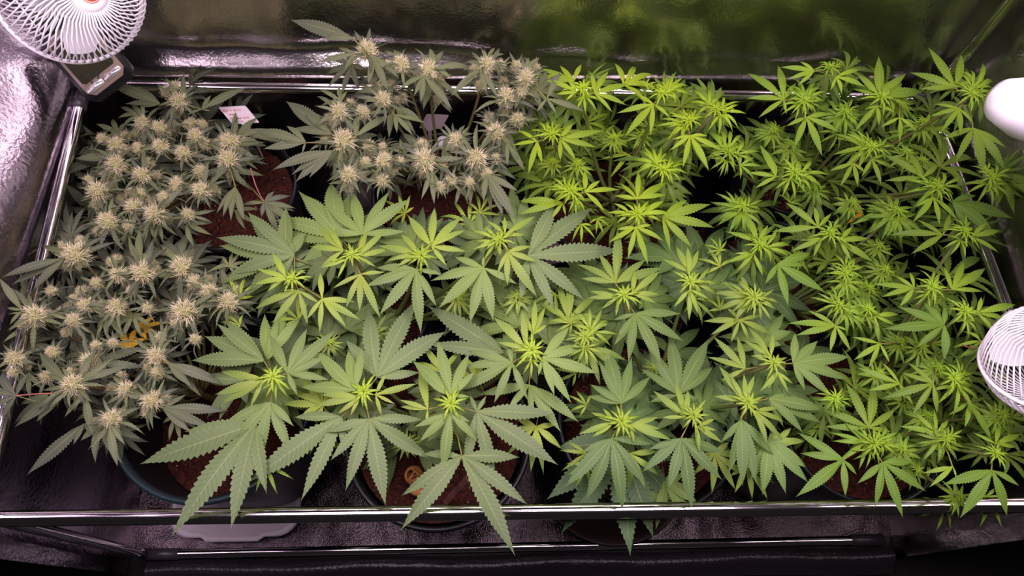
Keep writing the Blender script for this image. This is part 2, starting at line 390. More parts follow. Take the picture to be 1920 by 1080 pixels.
def pot(root, r, H, teal=False):
    m = MB(); rb = r * .70
    m.lathe([(0, .004), (rb, .004), (rb * 1.02, .012), (r * .97, H - .03), (r * .975, H - .026), (r * 1.03, H - .024), (r * 1.05, H - .004), (r * 1.04, H), (r * 1.0, H), (r * .985, H - .006), (r * .93, H - .08), (rb * .96, .02)], 56)
    link('pot', m.mesh('pot', M_pot), root)
    if teal:
        m = MB(); m.lathe([(r * 1.045, H - .004), (r * 1.075, H - .002), (r * 1.075, H + .003), (r * 1.03, H + .004), (r * 1.01, H + .001)], 56); o = link('rim', m.mesh('rim', M_potteal), root); o['label'] = 'dark blue-green pot rim'
    ctrk = root.location.x * 7; m = MB(); rows = []; zs = H - (.105 if teal else .028); rs = min(r * .93, (rb + (r * .93 - rb) * (zs - .02) / (H - .10)) - .001)
    for j in range(40):
        q = rs * j / 39
        ro = []
        for a in range(120):
            x, y = q * math.cos(a * PI / 60), q * math.sin(a * PI / 60); V = Vector((x + ctrk, y, H))
            ro.append(m.vert((x, y, zs + .012 * noise.noise(V * 30) + .007 * noise.noise(V * 110) + .005 * noise.noise(V * 260) + .006 * (1 - j / 39))))
        rows.append(ro)
    m.grid(rows, 0, True); link('soil', m.mesh('soil', M_soil), root)
    m = MB()
    for k in range(110):
        a = random.uniform(0, 6.28); q = rs * math.sqrt(random.random()) * .95; s = random.uniform(.0004, .0010) * random.choice((1, 1, 1.8)); c = Vector((q * math.cos(a), q * math.sin(a), zs + .008 + .012 * noise.noise(Vector((q * math.cos(a) + ctrk, q * math.sin(a), H)) * 30)))
        v = [m.vert(c + Vector(d) * s * random.uniform(.6, 1.3)) for d in ((1, 0, 0), (0, 1, 0), (-1, 0, 0), (0, -1, 0), (0, 0, 1), (0, 0, -1))]
        for a_, b_ in ((0, 1), (1, 2), (2, 3), (3, 0)): m.face((v[a_], v[b_], v[4])); m.face((v[b_], v[a_], v[5]))
    o = link('perlite', m.mesh('perlite', M_perlite), root); o['kind'] = 'stuff'; o['label'] = 'pale perlite grains in the soil'
    return zs
def branch(root, p0, p1, r0, r1, name='branch', me=M_stem):
    m = MB(); p0 = Vector(p0) - root.location; p1 = Vector(p1) - root.location
    mid = p0 + (p1 - p0) * .5; mid.z -= .24 * (p1 - p0).length; mid += Vector((random.uniform(-1, 1), random.uniform(-1, 1), 0)) * .006
    pts = []; rr = []
    for i in range(9):
        t = i / 8; pts.append(p0 * (1 - t) ** 2 + mid * 2 * t * (1 - t) + p1 * t * t); rr.append(r0 * (1 - t) + r1 * t)
    m.tube(pts, rr, 7); return link(name, m.mesh(name, me), root)

# leaves drawn leaflet by leaflet: plant index -> (centre x, y, height, tips)
CUSTOM = {
 0: [(300, 195, .46, [(205, 153), (255, 162), (235, 193), (262, 200)]), (378, 205, .46, [(463, 166), (396, 178), (396, 208), (350, 215)]), (496, 380, .42, [(555, 390), (557, 421), (525, 445), (453, 385)]), (441, 350, .46, [(407, 402), (431, 416), (460, 415), (418, 408)]), (345, 195, .455, [(345, 135), (308, 168), (325, 166)]), (225, 295, .43, [(138, 296), (147, 303), (175, 325)])],
 1: [(120, 485, .475, [(0, 520), (22, 537), (60, 545)]), (128, 718, .47, [(75, 656), (88, 700)]), (150, 715, .475, [(245, 687), (215, 700)]), (125, 735, .475, [(68, 792), (25, 800), (60, 775)]), (158, 795, .43, [(52, 893), (100, 845), (138, 835), (175, 818)]), (160, 740, .47, [(173, 818), (120, 783)]), (305, 765, .45, [(402, 802), (430, 770), (350, 740), (360, 812)]), (315, 682, .46, [(400, 705), (362, 725), (420, 725)]), (205, 795, .46, [(222, 876), (235, 835)]), (42, 582, .475, [(-5, 520), (12, 578), (18, 610)]), (264, 495, .46, [(262, 430), (240, 450), (290, 460)])],
 2: [(662, 72, .585, [(542, 40), (597, 64), (603, 74)]), (573, 267, .50, [(478, 247), (493, 279), (538, 235), (567, 288), (510, 262)]), (623, 283, .50, [(545, 327), (553, 342), (580, 335), (510, 320)]), (622, 252, .505, [(533, 192), (570, 215), (548, 240)]), (667, 255, .51, [(732, 216), (700, 235), (668, 215)]), (665, 100, .56, [(598, 118), (632, 90), (645, 132)]), (795, 142, .56, [(745, 168), (790, 195), (848, 208), (775, 180)]), (817, 127, .56, [(883, 125), (850, 148), (805, 90)]), (900, 130, .56, [(845, 183), (862, 160), (935, 185), (915, 175)]), (1025, 185, .55, [(1097, 207), (1045, 215), (1053, 133), (1005, 210)]), (913, 327, .49, [(968, 412), (972, 360), (905, 380), (945, 405)]), (950, 267, .505, [(987, 323), (952, 313), (972, 300)]), (740, 215, .51, [(798, 232), (775, 255), (745, 250)]), (700, 105, .56, [(728, 172), (692, 160), (750, 150)]), (810, 320, .49, [(815, 385), (790, 375), (830, 370)]), (668, 340, .48, [(615, 345), (640, 360)])],
 3: [(679, 439, .472, [(610, 385), (662, 360), (732, 358), (768, 371), (762, 436), (605, 440)]), (625, 432, .455, [(561, 356), (640, 355), (600, 440)]), (552, 478, .465, [(405, 446), (465, 408), (530, 421), (500, 560), (437, 517)]), (990, 480, .475, [(1042, 382), (1108, 385), (1168, 473), (1098, 560), (1041, 585), (975, 565)]), (906, 502, .488, [(850, 482), (807, 528), (820, 577), (882, 609), (927, 603), (970, 535), (907, 480)]), (780, 505, .492, [(705, 501), (682, 540), (712, 593), (787, 627), (820, 575), (830, 515)]), (604, 560, .49, [(677, 602), (650, 616), (600, 626), (668, 565), (602, 510), (575, 600)]), (676, 514, .49, [(622, 540), (674, 586), (712, 600), (722, 512), (648, 580)]), (809, 462, .498, [(762, 405), (815, 388), (867, 405), (876, 432), (876, 473), (838, 500)]), (951, 472, .495, [(952, 537), (1006, 560), (1008, 492), (932, 515), (997, 462)]), (947, 440, .497, [(945, 405), (1006, 406), (912, 412), (985, 440)]), (560, 545, .495, [(477, 582), (510, 608), (578, 612), (600, 570), (530, 545)]), (537, 520, .497, [(480, 505), (476, 532), (512, 472), (500, 548)]), (644, 470, .498, [(597, 427), (580, 462), (612, 422), (600, 500)]), (671, 482, .498, [(722, 430), (733, 467), (706, 500), (690, 430)]), (650, 487, .496, [(600, 503), (632, 523), (612, 490)]), (785, 476, .498, [(707, 462), (752, 437), (725, 487), (742, 500)])],
 4: [(539, 700, .497, [(507, 627), (577, 615), (631, 619), (613, 670), (621, 712), (559, 741)]), (495, 712, .497, [(402, 742), (415, 760), (467, 766), (412, 697), (440, 700)]), (495, 677, .475, [(407, 605), (385, 627), (358, 675), (395, 670), (420, 600)]), (502, 675, .46, [(495, 588), (540, 575), (566, 592), (520, 600)]), (507, 754, .475, [(412, 800), (430, 842), (484, 882), (547, 852), (552, 800)]), (480, 795, .465, [(262, 871), (316, 1003), (428, 993), (500, 928), (345, 812)]), (666, 732, .498, [(590, 656), (650, 655), (682, 652), (562, 722), (610, 690)]), (704, 740, .497, [(783, 719), (742, 757), (725, 700), (716, 780)]), (675, 745, .497, [(587, 762), (632, 778), (657, 781), (600, 740)]), (707, 707, .470, [(650, 635), (687, 578), (776, 560), (838, 622), (800, 656), (790, 700)]), (692, 786, .485, [(617, 862), (644, 920), (726, 948), (811, 861), (795, 785), (612, 812)]), (640, 782, .472, [(461, 903), (560, 938), (551, 780), (600, 840), (650, 850)]), (845, 742, .498, [(772, 677), (822, 636), (878, 660), (892, 695), (882, 745), (800, 715)]), (844, 775, .496, [(832, 888), (785, 830), (775, 802), (895, 829), (882, 790)]), (894, 772, .480, [(1042, 780), (1047, 873), (928, 903), (871, 881), (882, 740), (912, 742)]), (802, 767, .485, [(750, 762), (748, 748), (785, 682), (800, 800)]), (866, 855, .478, [(750, 930), (751, 995), (970, 1041), (993, 945), (975, 857), (790, 852)]), (987, 655, .498, [(925, 592), (980, 582), (932, 640), (945, 620)]), (1017, 672, .497, [(1070, 612), (1098, 647), (1123, 700), (1073, 757), (1041, 743), (1010, 705)]), (1000, 627, .49, [(1002, 560), (1026, 607), (978, 585), (1022, 575)]), (960, 680, .488, [(877, 656), (866, 686), (850, 733), (927, 758), (990, 752), (952, 640)]), (945, 662, .468, [(798, 575), (798, 648), (880, 610)]), (992, 722, .462, [(897, 738), (950, 768), (1050, 812), (1086, 792), (1000, 780)])],
 5: [(1050, 260, .517, [(1135, 247), (1120, 276), (1083, 303), (1050, 303), (1075, 231)]), (1007, 265, .515, [(960, 272), (970, 244), (990, 328), (1015, 308)]), (1115, 175, .55, [(1176, 196), (1150, 211), (1110, 136), (1140, 132), (1180, 155)]), (1080, 172, .55, [(1022, 150), (1042, 177), (1060, 188), (1065, 145)]), (1225, 195, .545, [(1155, 212), (1170, 258), (1217, 256), (1257, 221), (1195, 177)]), (1294, 254, .538, [(1255, 283), (1281, 316), (1328, 323), (1355, 285), (1327, 255), (1260, 262)]), (1242, 407, .475, [(1335, 385), (1340, 430), (1300, 465), (1256, 472), (1290, 375)]), (1192, 426, .497, [(1140, 455), (1177, 488), (1217, 498), (1246, 452), (1222, 422), (1155, 430)]), (1195, 373, .485, [(1162, 342), (1196, 318), (1253, 342), (1250, 365), (1150, 366)]), (1097, 360, .497, [(1163, 357), (1136, 398), (1126, 338), (1098, 318)]), (1055, 380, .475, [(972, 379), (970, 403), (1032, 413), (1060, 405)]), (1205, 400, .498, [(1246, 377), (1256, 399), (1240, 416)]), (1182, 399, .498, [(1137, 400), (1150, 381), (1155, 418)]), (1075, 153, .525, [(1008, 125), (1000, 142), (1090, 120), (1050, 122)])],
 6: [(1154, 530, .49, [(1080, 495), (1122, 474), (1155, 426), (1212, 485), (1246, 502), (1088, 520)]), (1160, 557, .497, [(1100, 558), (1127, 580), (1154, 594), (1105, 545)]), (1185, 551, .497, [(1192, 506), (1238, 507), (1238, 553), (1232, 568)]), (1191, 588, .487, [(1277, 586), (1283, 640), (1241, 686), (1180, 682), (1152, 650), (1150, 600)]), (1165, 757, .487, [(1105, 720), (1120, 675), (1132, 646), (1186, 669), (1221, 707), (1100, 742)]), (1152, 792, .497, [(1082, 813), (1107, 772), (1110, 822), (1130, 765)]), (1180, 797, .497, [(1236, 782), (1261, 828), (1190, 832), (1240, 805)]), (1147, 822, .49, [(1055, 912), (1098, 943), (1167, 959), (1211, 911), (1090, 850), (1230, 832)]), (1272, 740, .465, [(1212, 641), (1255, 628), (1326, 632), (1337, 685), (1200, 690), (1215, 756), (1312, 748)]), (1285, 782, .498, [(1225, 730), (1267, 714), (1240, 783), (1290, 730)]), (1307, 800, .497, [(1355, 831), (1342, 784), (1312, 850), (1345, 808)]), (1277, 822, .488, [(1204, 888), (1253, 920), (1301, 957), (1356, 898), (1360, 850), (1215, 845)]), (1397, 752, .498, [(1347, 685), (1336, 742), (1395, 700), (1413, 702), (1368, 705)]), (1415, 770, .497, [(1471, 792), (1468, 826), (1440, 836), (1460, 765)]), (1441, 747, .485, [(1548, 770), (1541, 793), (1507, 812), (1475, 740), (1470, 800)]), (1390, 787, .487, [(1350, 830), (1366, 890), (1392, 912), (1421, 906), (1450, 856)]), (1445, 670, .498, [(1392, 637), (1400, 614), (1417, 631), (1450, 624), (1407, 668)]), (1457, 697, .497, [(1478, 738), (1425, 736), (1488, 720), (1440, 730)]), (1487, 681, .487, [(1492, 624), (1535, 640), (1596, 672), (1590, 713), (1562, 746), (1510, 733)]), (1397, 692, .478, [(1335, 631), (1325, 667), (1350, 715), (1380, 630)]), (1387, 600, .477, [(1317, 602), (1330, 628), (1370, 644), (1405, 643), (1446, 625), (1360, 575), (1430, 590)]), (1293, 511, .498, [(1240, 486), (1268, 461), (1311, 468), (1290, 462)]), (1293, 543, .496, [(1261, 576), (1293, 602), (1308, 590), (1330, 560)])],
 7: [(1458, 495, .487, [(1523, 476), (1549, 548), (1477, 576), (1435, 533), (1510, 500)]), (1534, 426, .498, [(1444, 433), (1470, 379), (1527, 386), (1560, 400)]), (1573, 451, .497, [(1630, 447), (1638, 494), (1598, 491), (1600, 425)]), (1541, 447, .496, [(1483, 473), (1523, 484), (1500, 450)]), (1567, 611, .488, [(1475, 606), (1492, 631), (1514, 581), (1555, 661), (1596, 658), (1590, 620)]), (1413, 476, .497, [(1357, 494), (1382, 508), (1431, 519), (1375, 475)]), (1420, 454, .498, [(1360, 433), (1398, 400), (1452, 439), (1442, 422)]), (1663, 394, .475, [(1594, 420), (1628, 434), (1620, 383), (1640, 375)]), (1640, 592, .49, [(1647, 643), (1678, 610), (1685, 588), (1610, 605)]), (1650, 644, .48, [(1600, 676), (1627, 691), (1668, 681), (1597, 633)])],
 8: [(1469, 186, .545, [(1400, 137), (1398, 187), (1460, 122), (1492, 154), (1422, 223), (1475, 215)]), (1512, 220, .54, [(1473, 237), (1487, 278), (1543, 294), (1577, 248), (1555, 212)]), (1648, 180, .55, [(1606, 138), (1646, 104), (1698, 137), (1598, 166), (1732, 171), (1675, 150)]), (1644, 198, .547, [(1602, 248), (1649, 237), (1679, 212), (1620, 205)]), (1791, 164, .585, [(1738, 89), (1806, 102), (1705, 135), (1722, 169), (1825, 150)]), (1798, 203, .58, [(1741, 220), (1764, 251), (1801, 256), (1826, 233), (1750, 195)]), (1825, 240, .57, [(1765, 261), (1787, 308), (1844, 332), (1883, 323), (1888, 277)]), (1635, 298, .51, [(1652, 348), (1683, 318), (1614, 332), (1660, 290)]), (1600, 306, .505, [(1554, 321), (1573, 351), (1608, 351), (1625, 325)]), (1730, 333, .53, [(1655, 287), (1700, 280), (1658, 340), (1760, 310)]), (1750, 370, .537, [(1711, 420), (1761, 424), (1797, 412), (1715, 390)]), (1785, 378, .53, [(1900, 412), (1870, 445), (1830, 365), (1820, 440)]), (1527, 133, .57, [(1462, 127), (1476, 150), (1495, 162), (1500, 115)]), (1568, 144, .57, [(1623, 164), (1579, 177), (1557, 170), (1612, 130)]), (1455, 331, .50, [(1398, 325), (1423, 270), (1415, 352), (1450, 300)]), (1687, 220, .54, [(1650, 240), (1687, 269), (1721, 248)])],
 9: [(1655, 867, .49, [(1606, 907), (1637, 953), (1691, 973), (1736, 923), (1712, 864)]), (1581, 862, .485, [(1490, 930), (1499, 850), (1494, 811), (1583, 932), (1607, 890)]), (1860, 882, .51, [(1768, 911), (1802, 973), (1891, 967), (1912, 910)]), (1787, 875, .50, [(1730, 888), (1742, 916), (1793, 898)]), (1629, 802, .49, [(1540, 767), (1583, 716), (1640, 718), (1681, 769), (1546, 800), (1672, 811)]), (1756, 812, .49, [(1710, 771), (1752, 766), (1778, 786), (1684, 801)]), (1750, 719, .52, [(1651, 751), (1707, 779), (1757, 777), (1690, 699), (1702, 679)]), (1687, 720, .515, [(1605, 689), (1625, 731), (1652, 679), (1712, 760)]), (1817, 755, .515, [(1777, 778), (1810, 803), (1862, 827), (1840, 770)]), (1770, 609, .53, [(1656, 620), (1717, 653), (1772, 677), (1681, 575), (1732, 566), (1772, 574)]), (1832, 587, .53, [(1904, 570), (1841, 557), (1888, 598), (1866, 622)]), (1768, 440, .54, [(1664, 440), (1707, 477), (1718, 411), (1780, 400)]), (1821, 444, .54, [(1875, 433), (1874, 473), (1849, 416)]), (1714, 540, .52, [(1633, 532), (1650, 558), (1684, 576), (1679, 517), (1706, 510)]), (1785, 543, .52, [(1849, 503), (1807, 489), (1770, 499), (1844, 547)]), (1867, 832, .515, [(1823, 811), (1914, 813), (1868, 793), (1905, 838)])],
}
def custom_leaf(root, x, y, z, tips, kind, yng, old, stem):
    c = clampun(x, y, z); mb = MB(); L = []
    for tx, ty in tips:
        l = math.hypot(tx - x, ty - y); L.append(l)
    mx = max(L)
    for i, (tx, ty) in enumerate(tips):
        l = L[i]; tp = clampun(tx, ty, max(.462 if ty > 925 else .34, c.z - l * random.uniform(.00005, .00022)))
        Y = tp - c; LL = Y.length; Y.normalize()
        up = Vector((0, 0, 1)) * .75 + (CAM - c).normalized() * .45 + Vector((random.uniform(-1, 1), random.uniform(-1, 1), 0)) * .16
        X = Y.cross(up).normalized(); Z = X.cross(Y); n0 = len(mb.v)
        W = (.098 if kind == 'flower' else .108 if mx > 105 else .090) * random.uniform(.9, 1.1) * (1.1 if l < .6 * mx else 1)
        leaflet(mb, Vector((0, 0, 0)), 0, 1, W, max(6, int((21 if mx > 105 else 16) * (.45 + .55 * l / mx))), random.uniform(.03, .09), random.uniform(-.2, .3), el=random.uniform(0, .05), tipdrop=0, rl=l / mx, twist=random.uniform(-.25, .25), side_curve=random.uniform(-.03, .03), pleat=.012)
        for k in range(n0, len(mb.v)):
            v = mb.v[k]; mb.v[k] = tuple((X * v[0] + Y * v[1] + Z * (v[2] - .0005 * i)) * LL)
    if stem is not None:
        q = stem - c
        if q.length > .001:
            q = q * min(1, .05 / q.length); mb.tube([(0, 0, -.0008), q * .5 + Vector((0, 0, -.002)), q + Vector((0, 0, -.008))], [.0008, .0008, .0010], 5, r=(.4, 2))
    o = link('fan_leaf', mb.mesh('leaf', M_old if kind == 'flower' or mx > 105 else M_young), root, M=Matrix.Translation(c - root.location))
    age = min(1, max(0, (mx - 55) / 95)); col = lerp(yng, old, age); v = random.uniform(.9, 1.1); o.color = (col[0] * v, col[1] * v, col[2] * v, 1)
PLANTS = []
def plant(ctr, r, H, pal, label, group, shoots, leaves, zs=.50, lib=None, teal=False, kind='veg', fill=6, fillen=(55, 100)):
    root = thing('potted_cannabis_plant', (ctr[0], ctr[1], .012), label, 'plant', group)
    sz = pot(root, r, H - .012, teal) + .012
    
    mean = sum((clampun(q[0], q[1], zs) for q in shoots), Vector()) / len(shoots) - Vector((ctr[0], ctr[1], 0)); mean.z = 0
    mean *= min(.6, .55 * r / max(.001, mean.length))
    base = Vector((ctr[0], ctr[1], sz - .01)) + mean; crown = base + Vector((random.uniform(-.01, .01), random.uniform(-.01, .01), .045))
    branch(root, base, crown + Vector((0, 0, .02)), .0062, .005, 'stem', M_woody)
    yng, old = PAL[pal]; mine = CUSTOM.get(len(PLANTS), []); PLANTS.append(root)
    for x, y, z, tips in mine:
        sn = min(shoots, key=lambda s: (s[0] - x) ** 2 + (s[1] - y) ** 2)
        custom_leaf(root, x, y, z, tips, kind, yng, old, clampun(sn[0], sn[1], z - .01))
    leaves = [q for q in leaves if all((q[0] - m[0]) ** 2 + (q[1] - m[1]) ** 2 > 210 for m in mine)]
    for s in shoots:
        x, y, R_ = s[:3]; z = s[3] if len(s) > 3 else zs
        p = clampun(x, y, z); px_m = (un(x + 20, y, p.z) - un(x - 20, y, p.z)).length / 40
        branch(root, crown + (p - crown) * .05, p - Vector((0, 0, .004)), .0034 if kind == 'veg' else .0024, .0019, 'branch', M_woody if kind != 'veg' else M_stem)
        if kind == 'veg':
            sc = R_ * px_m; o = link('shoot_tip', random.choice(V_tip), root, M=Matrix.Translation(p - root.location) @ Matrix.Rotation(random.uniform(-.25, .25), 4, 'X') @ Matrix.Rotation(random.uniform(0, 6.28), 4, 'Z') @ Matrix.Scale(sc, 4))
            k = random.uniform(1.05, 1.22); o.color = (yng[0] * k, yng[1] * k, yng[2], 1)
            if R_ < 34:                                  # small side shoots carry their own small leaves
                a0 = random.uniform(0, 6.28)
                for q in range(5):
                    a = a0 + q * 1.2566 + random.uniform(-.3, .3); d = Vector((math.cos(a), math.sin(a), 0)); l = R_ * random.uniform(1.3, 1.9) * px_m
                    c = p + d * l * .12 - Vector((0, 0, .008)); put_leaf(root, random.choice(V_small), c, c + d * l - Vector((0, 0, l * random.uniform(.0, .3))), lerp(yng, old, random.uniform(.2, .6)))
        # lower foliage
        n = fill
        for _ in range(n * 4):
            if n <= 0: break
            a = random.uniform(0, 6.28); l = random.uniform(*fillen); d0 = random.uniform(.1, .6) * l
            cx, cy = x + d0 * math.cos(a), y + d0 * math.sin(a); tx, ty = cx + l * math.cos(a), cy + l * math.sin(a)
            if not (free(tx, ty) and free((cx + tx) / 2, (cy + ty) / 2) and free(cx, cy)): continue
            n -= 1
            zz = max(sz + .02, z - random.uniform(.04, .12)); c = clampun(cx, cy, zz); tp = clampun(tx, ty, c.z - .0003 * l)
            put_leaf(root, random.choice(V_flower if kind != 'veg' else lib), c, tp, lerp(yng, old, random.uniform(.6, 1.1)), .3, random.uniform(.85, 1.1))
    for q in leaves:
        x, y, tx, ty = q[:4]; l = math.hypot(tx - x, ty - y)
        # height of the nearest shoot, longer leaves sit lower
        sn = min(shoots, key=lambda s: (s[0] - x) ** 2 + (s[1] - y) ** 2); z0 = sn[3] if len(sn) > 3 else zs
        if len(q) > 4 and q[4]: z = z0 + q[4]
        else: z = z0 - .006 - .00016 * max(0, l - 50) - .0001 * math.hypot(sn[0] - x, sn[1] - y)
        c = clampun(x, y, z); tp = clampun(tx, ty, max(.35, c.z - (.02 if l < 60 else .10) * l / 1500))
        age = min(1, max(0, (l - 55) / 95))
        me = random.choice(V_three if random.random() < .55 or y < 90 or (390 > x > 280 and y < 215) else V_flower) if kind != 'veg' else (random.choice(V_slim) if l < 66 else random.choice(V_mid) if (l < 105 and pal != 'right') else random.choice(lib))
        put_leaf(root, me, c, tp, lerp(yng, old, age), .10)
    return root
def bud(root, x, y, R_, z, yng, old, nsug=12):
    p = clampun(x, y, z, .03); pm = (un(x + 20, y, p.z) - un(x - 20, y, p.z)).length / 40; s = R_ * pm * 1.0
    a, b = random.choice(V_bud)
    M = Matrix.Translation(p - root.location - Vector((0, 0, s * .35))) @ Matrix.Rotation(random.uniform(-.3, .3), 4, 'Y') @ Matrix.Rotation(random.uniform(-.2, .35), 4, 'X') @ Matrix.Rotation(random.uniform(0, 6.28), 4, 'Z') @ Matrix.Scale(s, 4)
    o = link('flower_bud', a, root, M=M); h = link('pistils', b, o); h['kind'] = 'stuff'
    g = random.uniform(0, 6)
    for i in range(nsug):
        g += 2.4; up = random.random(); L = random.uniform(1.2, 2.8) * (1.15 - .45 * up)
        d = Matrix.Rotation(g, 4, 'Z') @ Matrix.Translation((0, .30, -.35 + .6 * up)) @ Matrix.Rotation(random.uniform(-.35, .25) + .5 * up, 4, 'X') @ Matrix.Rotation(random.uniform(-.5, .5), 4, 'Y') @ Matrix.Scale(L, 4)
        q = link('sugar_leaf', random.choice(V_sugar), o, M=d); c = lerp(yng, old, random.random()); v = random.uniform(.85, 1.15); q.color = (c[0] * v, c[1] * v, c[2] * v, 1)
    return p
def flower_plant(ctr, r, H, label, buds, leaves, zs, teal=False, fill=3, sec=3):
    root = plant(ctr, r, H, 'flower', label, 'flowering potted plants', [(b[0], b[1], b[2], (b[3] if len(b) > 3 else zs) - .02) for b in buds if b[2] >= 18], leaves, zs=zs, lib=V_flower, teal=teal, kind='flower', fill=fill, fillen=(38, 70))
    yng, old = PAL['flower']
    for b in buds:
        z = b[3] if len(b) > 3 else zs
        bud(root, b[0], b[1], b[2], z - (0 if b[2] >= 18 else .012), yng, old)
        for k in range(sec if b[2] >= 18 else 0):
            for _ in range(6):
                a = random.uniform(0, 6.28); x = b[0] + 26 * math.cos(a); y = b[1] + 26 * math.sin(a)
                if free(x, y, 0): bud(root, x, y, random.uniform(10, 14), z - random.uniform(.020, .045), yng, old, 6); break
    return root
B1 = [(333, 185, 22, .47), (265, 228, 18), (300, 238, 18), (215, 270, 20), (260, 277, 16), (300, 272, 18), (365, 253, 19), (385, 268, 14), (430, 262, 22), (342, 285, 19), (215, 305, 22), (425, 297, 25), (375, 320, 17), (265, 325, 20), (183, 355, 24), (330, 342, 15), (250, 385, 20), (308, 370, 16), (325, 350, 15), (377, 355, 22), (200, 413, 23), (290, 398, 24), (350, 400, 16), (262, 362, 14), (240, 420, 14)]
L1 = [(300, 195, 205, 153), (375, 205, 460, 167), (345, 200, 345, 138), (225, 250, 168, 233), (215, 295, 138, 296), (225, 330, 152, 325), (430, 320, 500, 293), (430, 345, 431, 418), (497, 378, 525, 442), (190, 420, 160, 440), (300, 420, 310, 455), (180, 370, 148, 378), (350, 420, 395, 445), (280, 420, 270, 460), (230, 270, 170, 262), (440, 260, 510, 240), (260, 215, 222, 195), (450, 250, 545, 262), (455, 300, 500, 300), (240, 440, 225, 470), (440, 395, 480, 415)]
flower_plant((-.44, .475), .10, .35, 'potted flowering cannabis plant in the back left corner, with the red-lettered tag', B1, L1, .445, fill=8)
B2 = [(140, 475, 30, .47), (220, 512, 19), (265, 508, 27), (340, 500, 27), (365, 527, 18), (390, 545, 20), (425, 565, 23), (160, 570, 19), (215, 573, 22), (345, 580, 30), (60, 592, 27, .47), (135, 600, 18), (275, 575, 14), (25, 670, 22), (97, 660, 15), (165, 675, 21), (180, 648, 14), (210, 643, 12), (290, 665, 22), (300, 632, 15), (135, 720, 26, .48), (85, 705, 16), (235, 728, 20), (283, 748, 24), (205, 785, 23), (295, 698, 16), (365, 635, 13), (330, 605, 14), (95, 545, 13), (245, 545, 12), (180, 530, 14)]
L2 = [(115, 485, 2, 520), (120, 490, 22, 535), (42, 580, -10, 525), (85, 590, 170, 577), (55, 612, 0, 645), (130, 715, 75, 657), (150, 712, 245, 687), (125, 735, 68, 792), (150, 740, 173, 815), (150, 800, 52, 892), (190, 795, 222, 876), (180, 680, 282, 645), (315, 682, 400, 705), (310, 765, 402, 802), (310, 768, 430, 770), (265, 500, 262, 432), (430, 500, 455, 470), (430, 555, 500, 510), (345, 530, 320, 480), (90, 740, 25, 800), (300, 760, 352, 740), (210, 790, 232, 835), (250, 590, 232, 640), (205, 590, 232, 640), (195, 600, 180, 640), (425, 575, 470, 610), (350, 600, 330, 650), (340, 490, 365, 475), (290, 650, 295, 615), (390, 510, 440, 480), (200, 500, 235, 485), (60, 560, 100, 540), (330, 690, 385, 745), (55, 700, 50, 750), (330, 780, 345, 830)]
flower_plant((-.41, .152), .118, .34, 'potted flowering cannabis plant at the front left on the white tray', B2, L2, .46, teal=True, fill=10)
B3 = [(687, 92, 23, .56), (753, 118, 19, .56), (802, 128, 21, .56), (635, 205, 21, .52), (680, 208, 17, .52), (717, 183, 19, .53), (733, 158, 13, .52), (755, 182, 12, .5), (822, 182, 13, .5), (645, 262, 27), (613, 257, 15), (718, 300, 20), (692, 272, 14), (653, 325, 21), (685, 303, 14), (717, 335, 16), (797, 297, 27), (855, 260, 20), (790, 272, 16), (893, 293, 26), (750, 303, 13), (830, 308, 13), (912, 118, 19, .56), (985, 142, 20, .56), (948, 180, 22, .53), (970, 222, 17, .51), (930, 245, 22), (918, 222, 14), (912, 325, 14), (930, 295, 13), (845, 335, 14), (825, 348, 13), (900, 160, 13, .52), (800, 170, 13, .52), (880, 340, 12)]
L3 = [(573, 267, 478, 247), (575, 270, 493, 280), (623, 283, 545, 327), (622, 250, 533, 192), (665, 70, 542, 40), (662, 78, 597, 62), (667, 255, 730, 216), (667, 100, 598, 118), (795, 140, 745, 168), (817, 127, 883, 125), (897, 130, 845, 183), (1030, 185, 1097, 207), (1010, 170, 1053, 130), (920, 330, 968, 408), (947, 267, 987, 323), (735, 215, 798, 232), (640, 190, 597, 167), (700, 95, 730, 75), (803, 120, 805, 90), (690, 110, 725, 170), (690, 105, 692, 160), (800, 140, 795, 195), (810, 145, 848, 208), (912, 130, 890, 190), (912, 130, 935, 180), (985, 130, 1017, 108), (985, 150, 1015, 212), (710, 315, 688, 362), (800, 320, 815, 380), (797, 290, 720, 265), (650, 280, 675, 330), (640, 275, 630, 330), (900, 300, 975, 330), (870, 300, 855, 320), (855, 255, 890, 245), (940, 240, 985, 245), (940, 245, 950, 300), (865, 345, 850, 385), (915, 345, 925, 400), (800, 310, 755, 340), (650, 320, 615, 342), (970, 180, 1020, 200), (750, 110, 715, 95), (760, 290, 720, 270), (740, 200, 775, 255), (830, 280, 905, 290), (912, 110, 950, 100), (880, 330, 880, 385), (735, 170, 660, 170)]
flower_plant((-.117, .472), .105, .345, 'tallest potted flowering cannabis plant at the back centre, with the blank grey tag', B3, L3, .50, fill=3)
LEAFY = 'leafy potted plants'
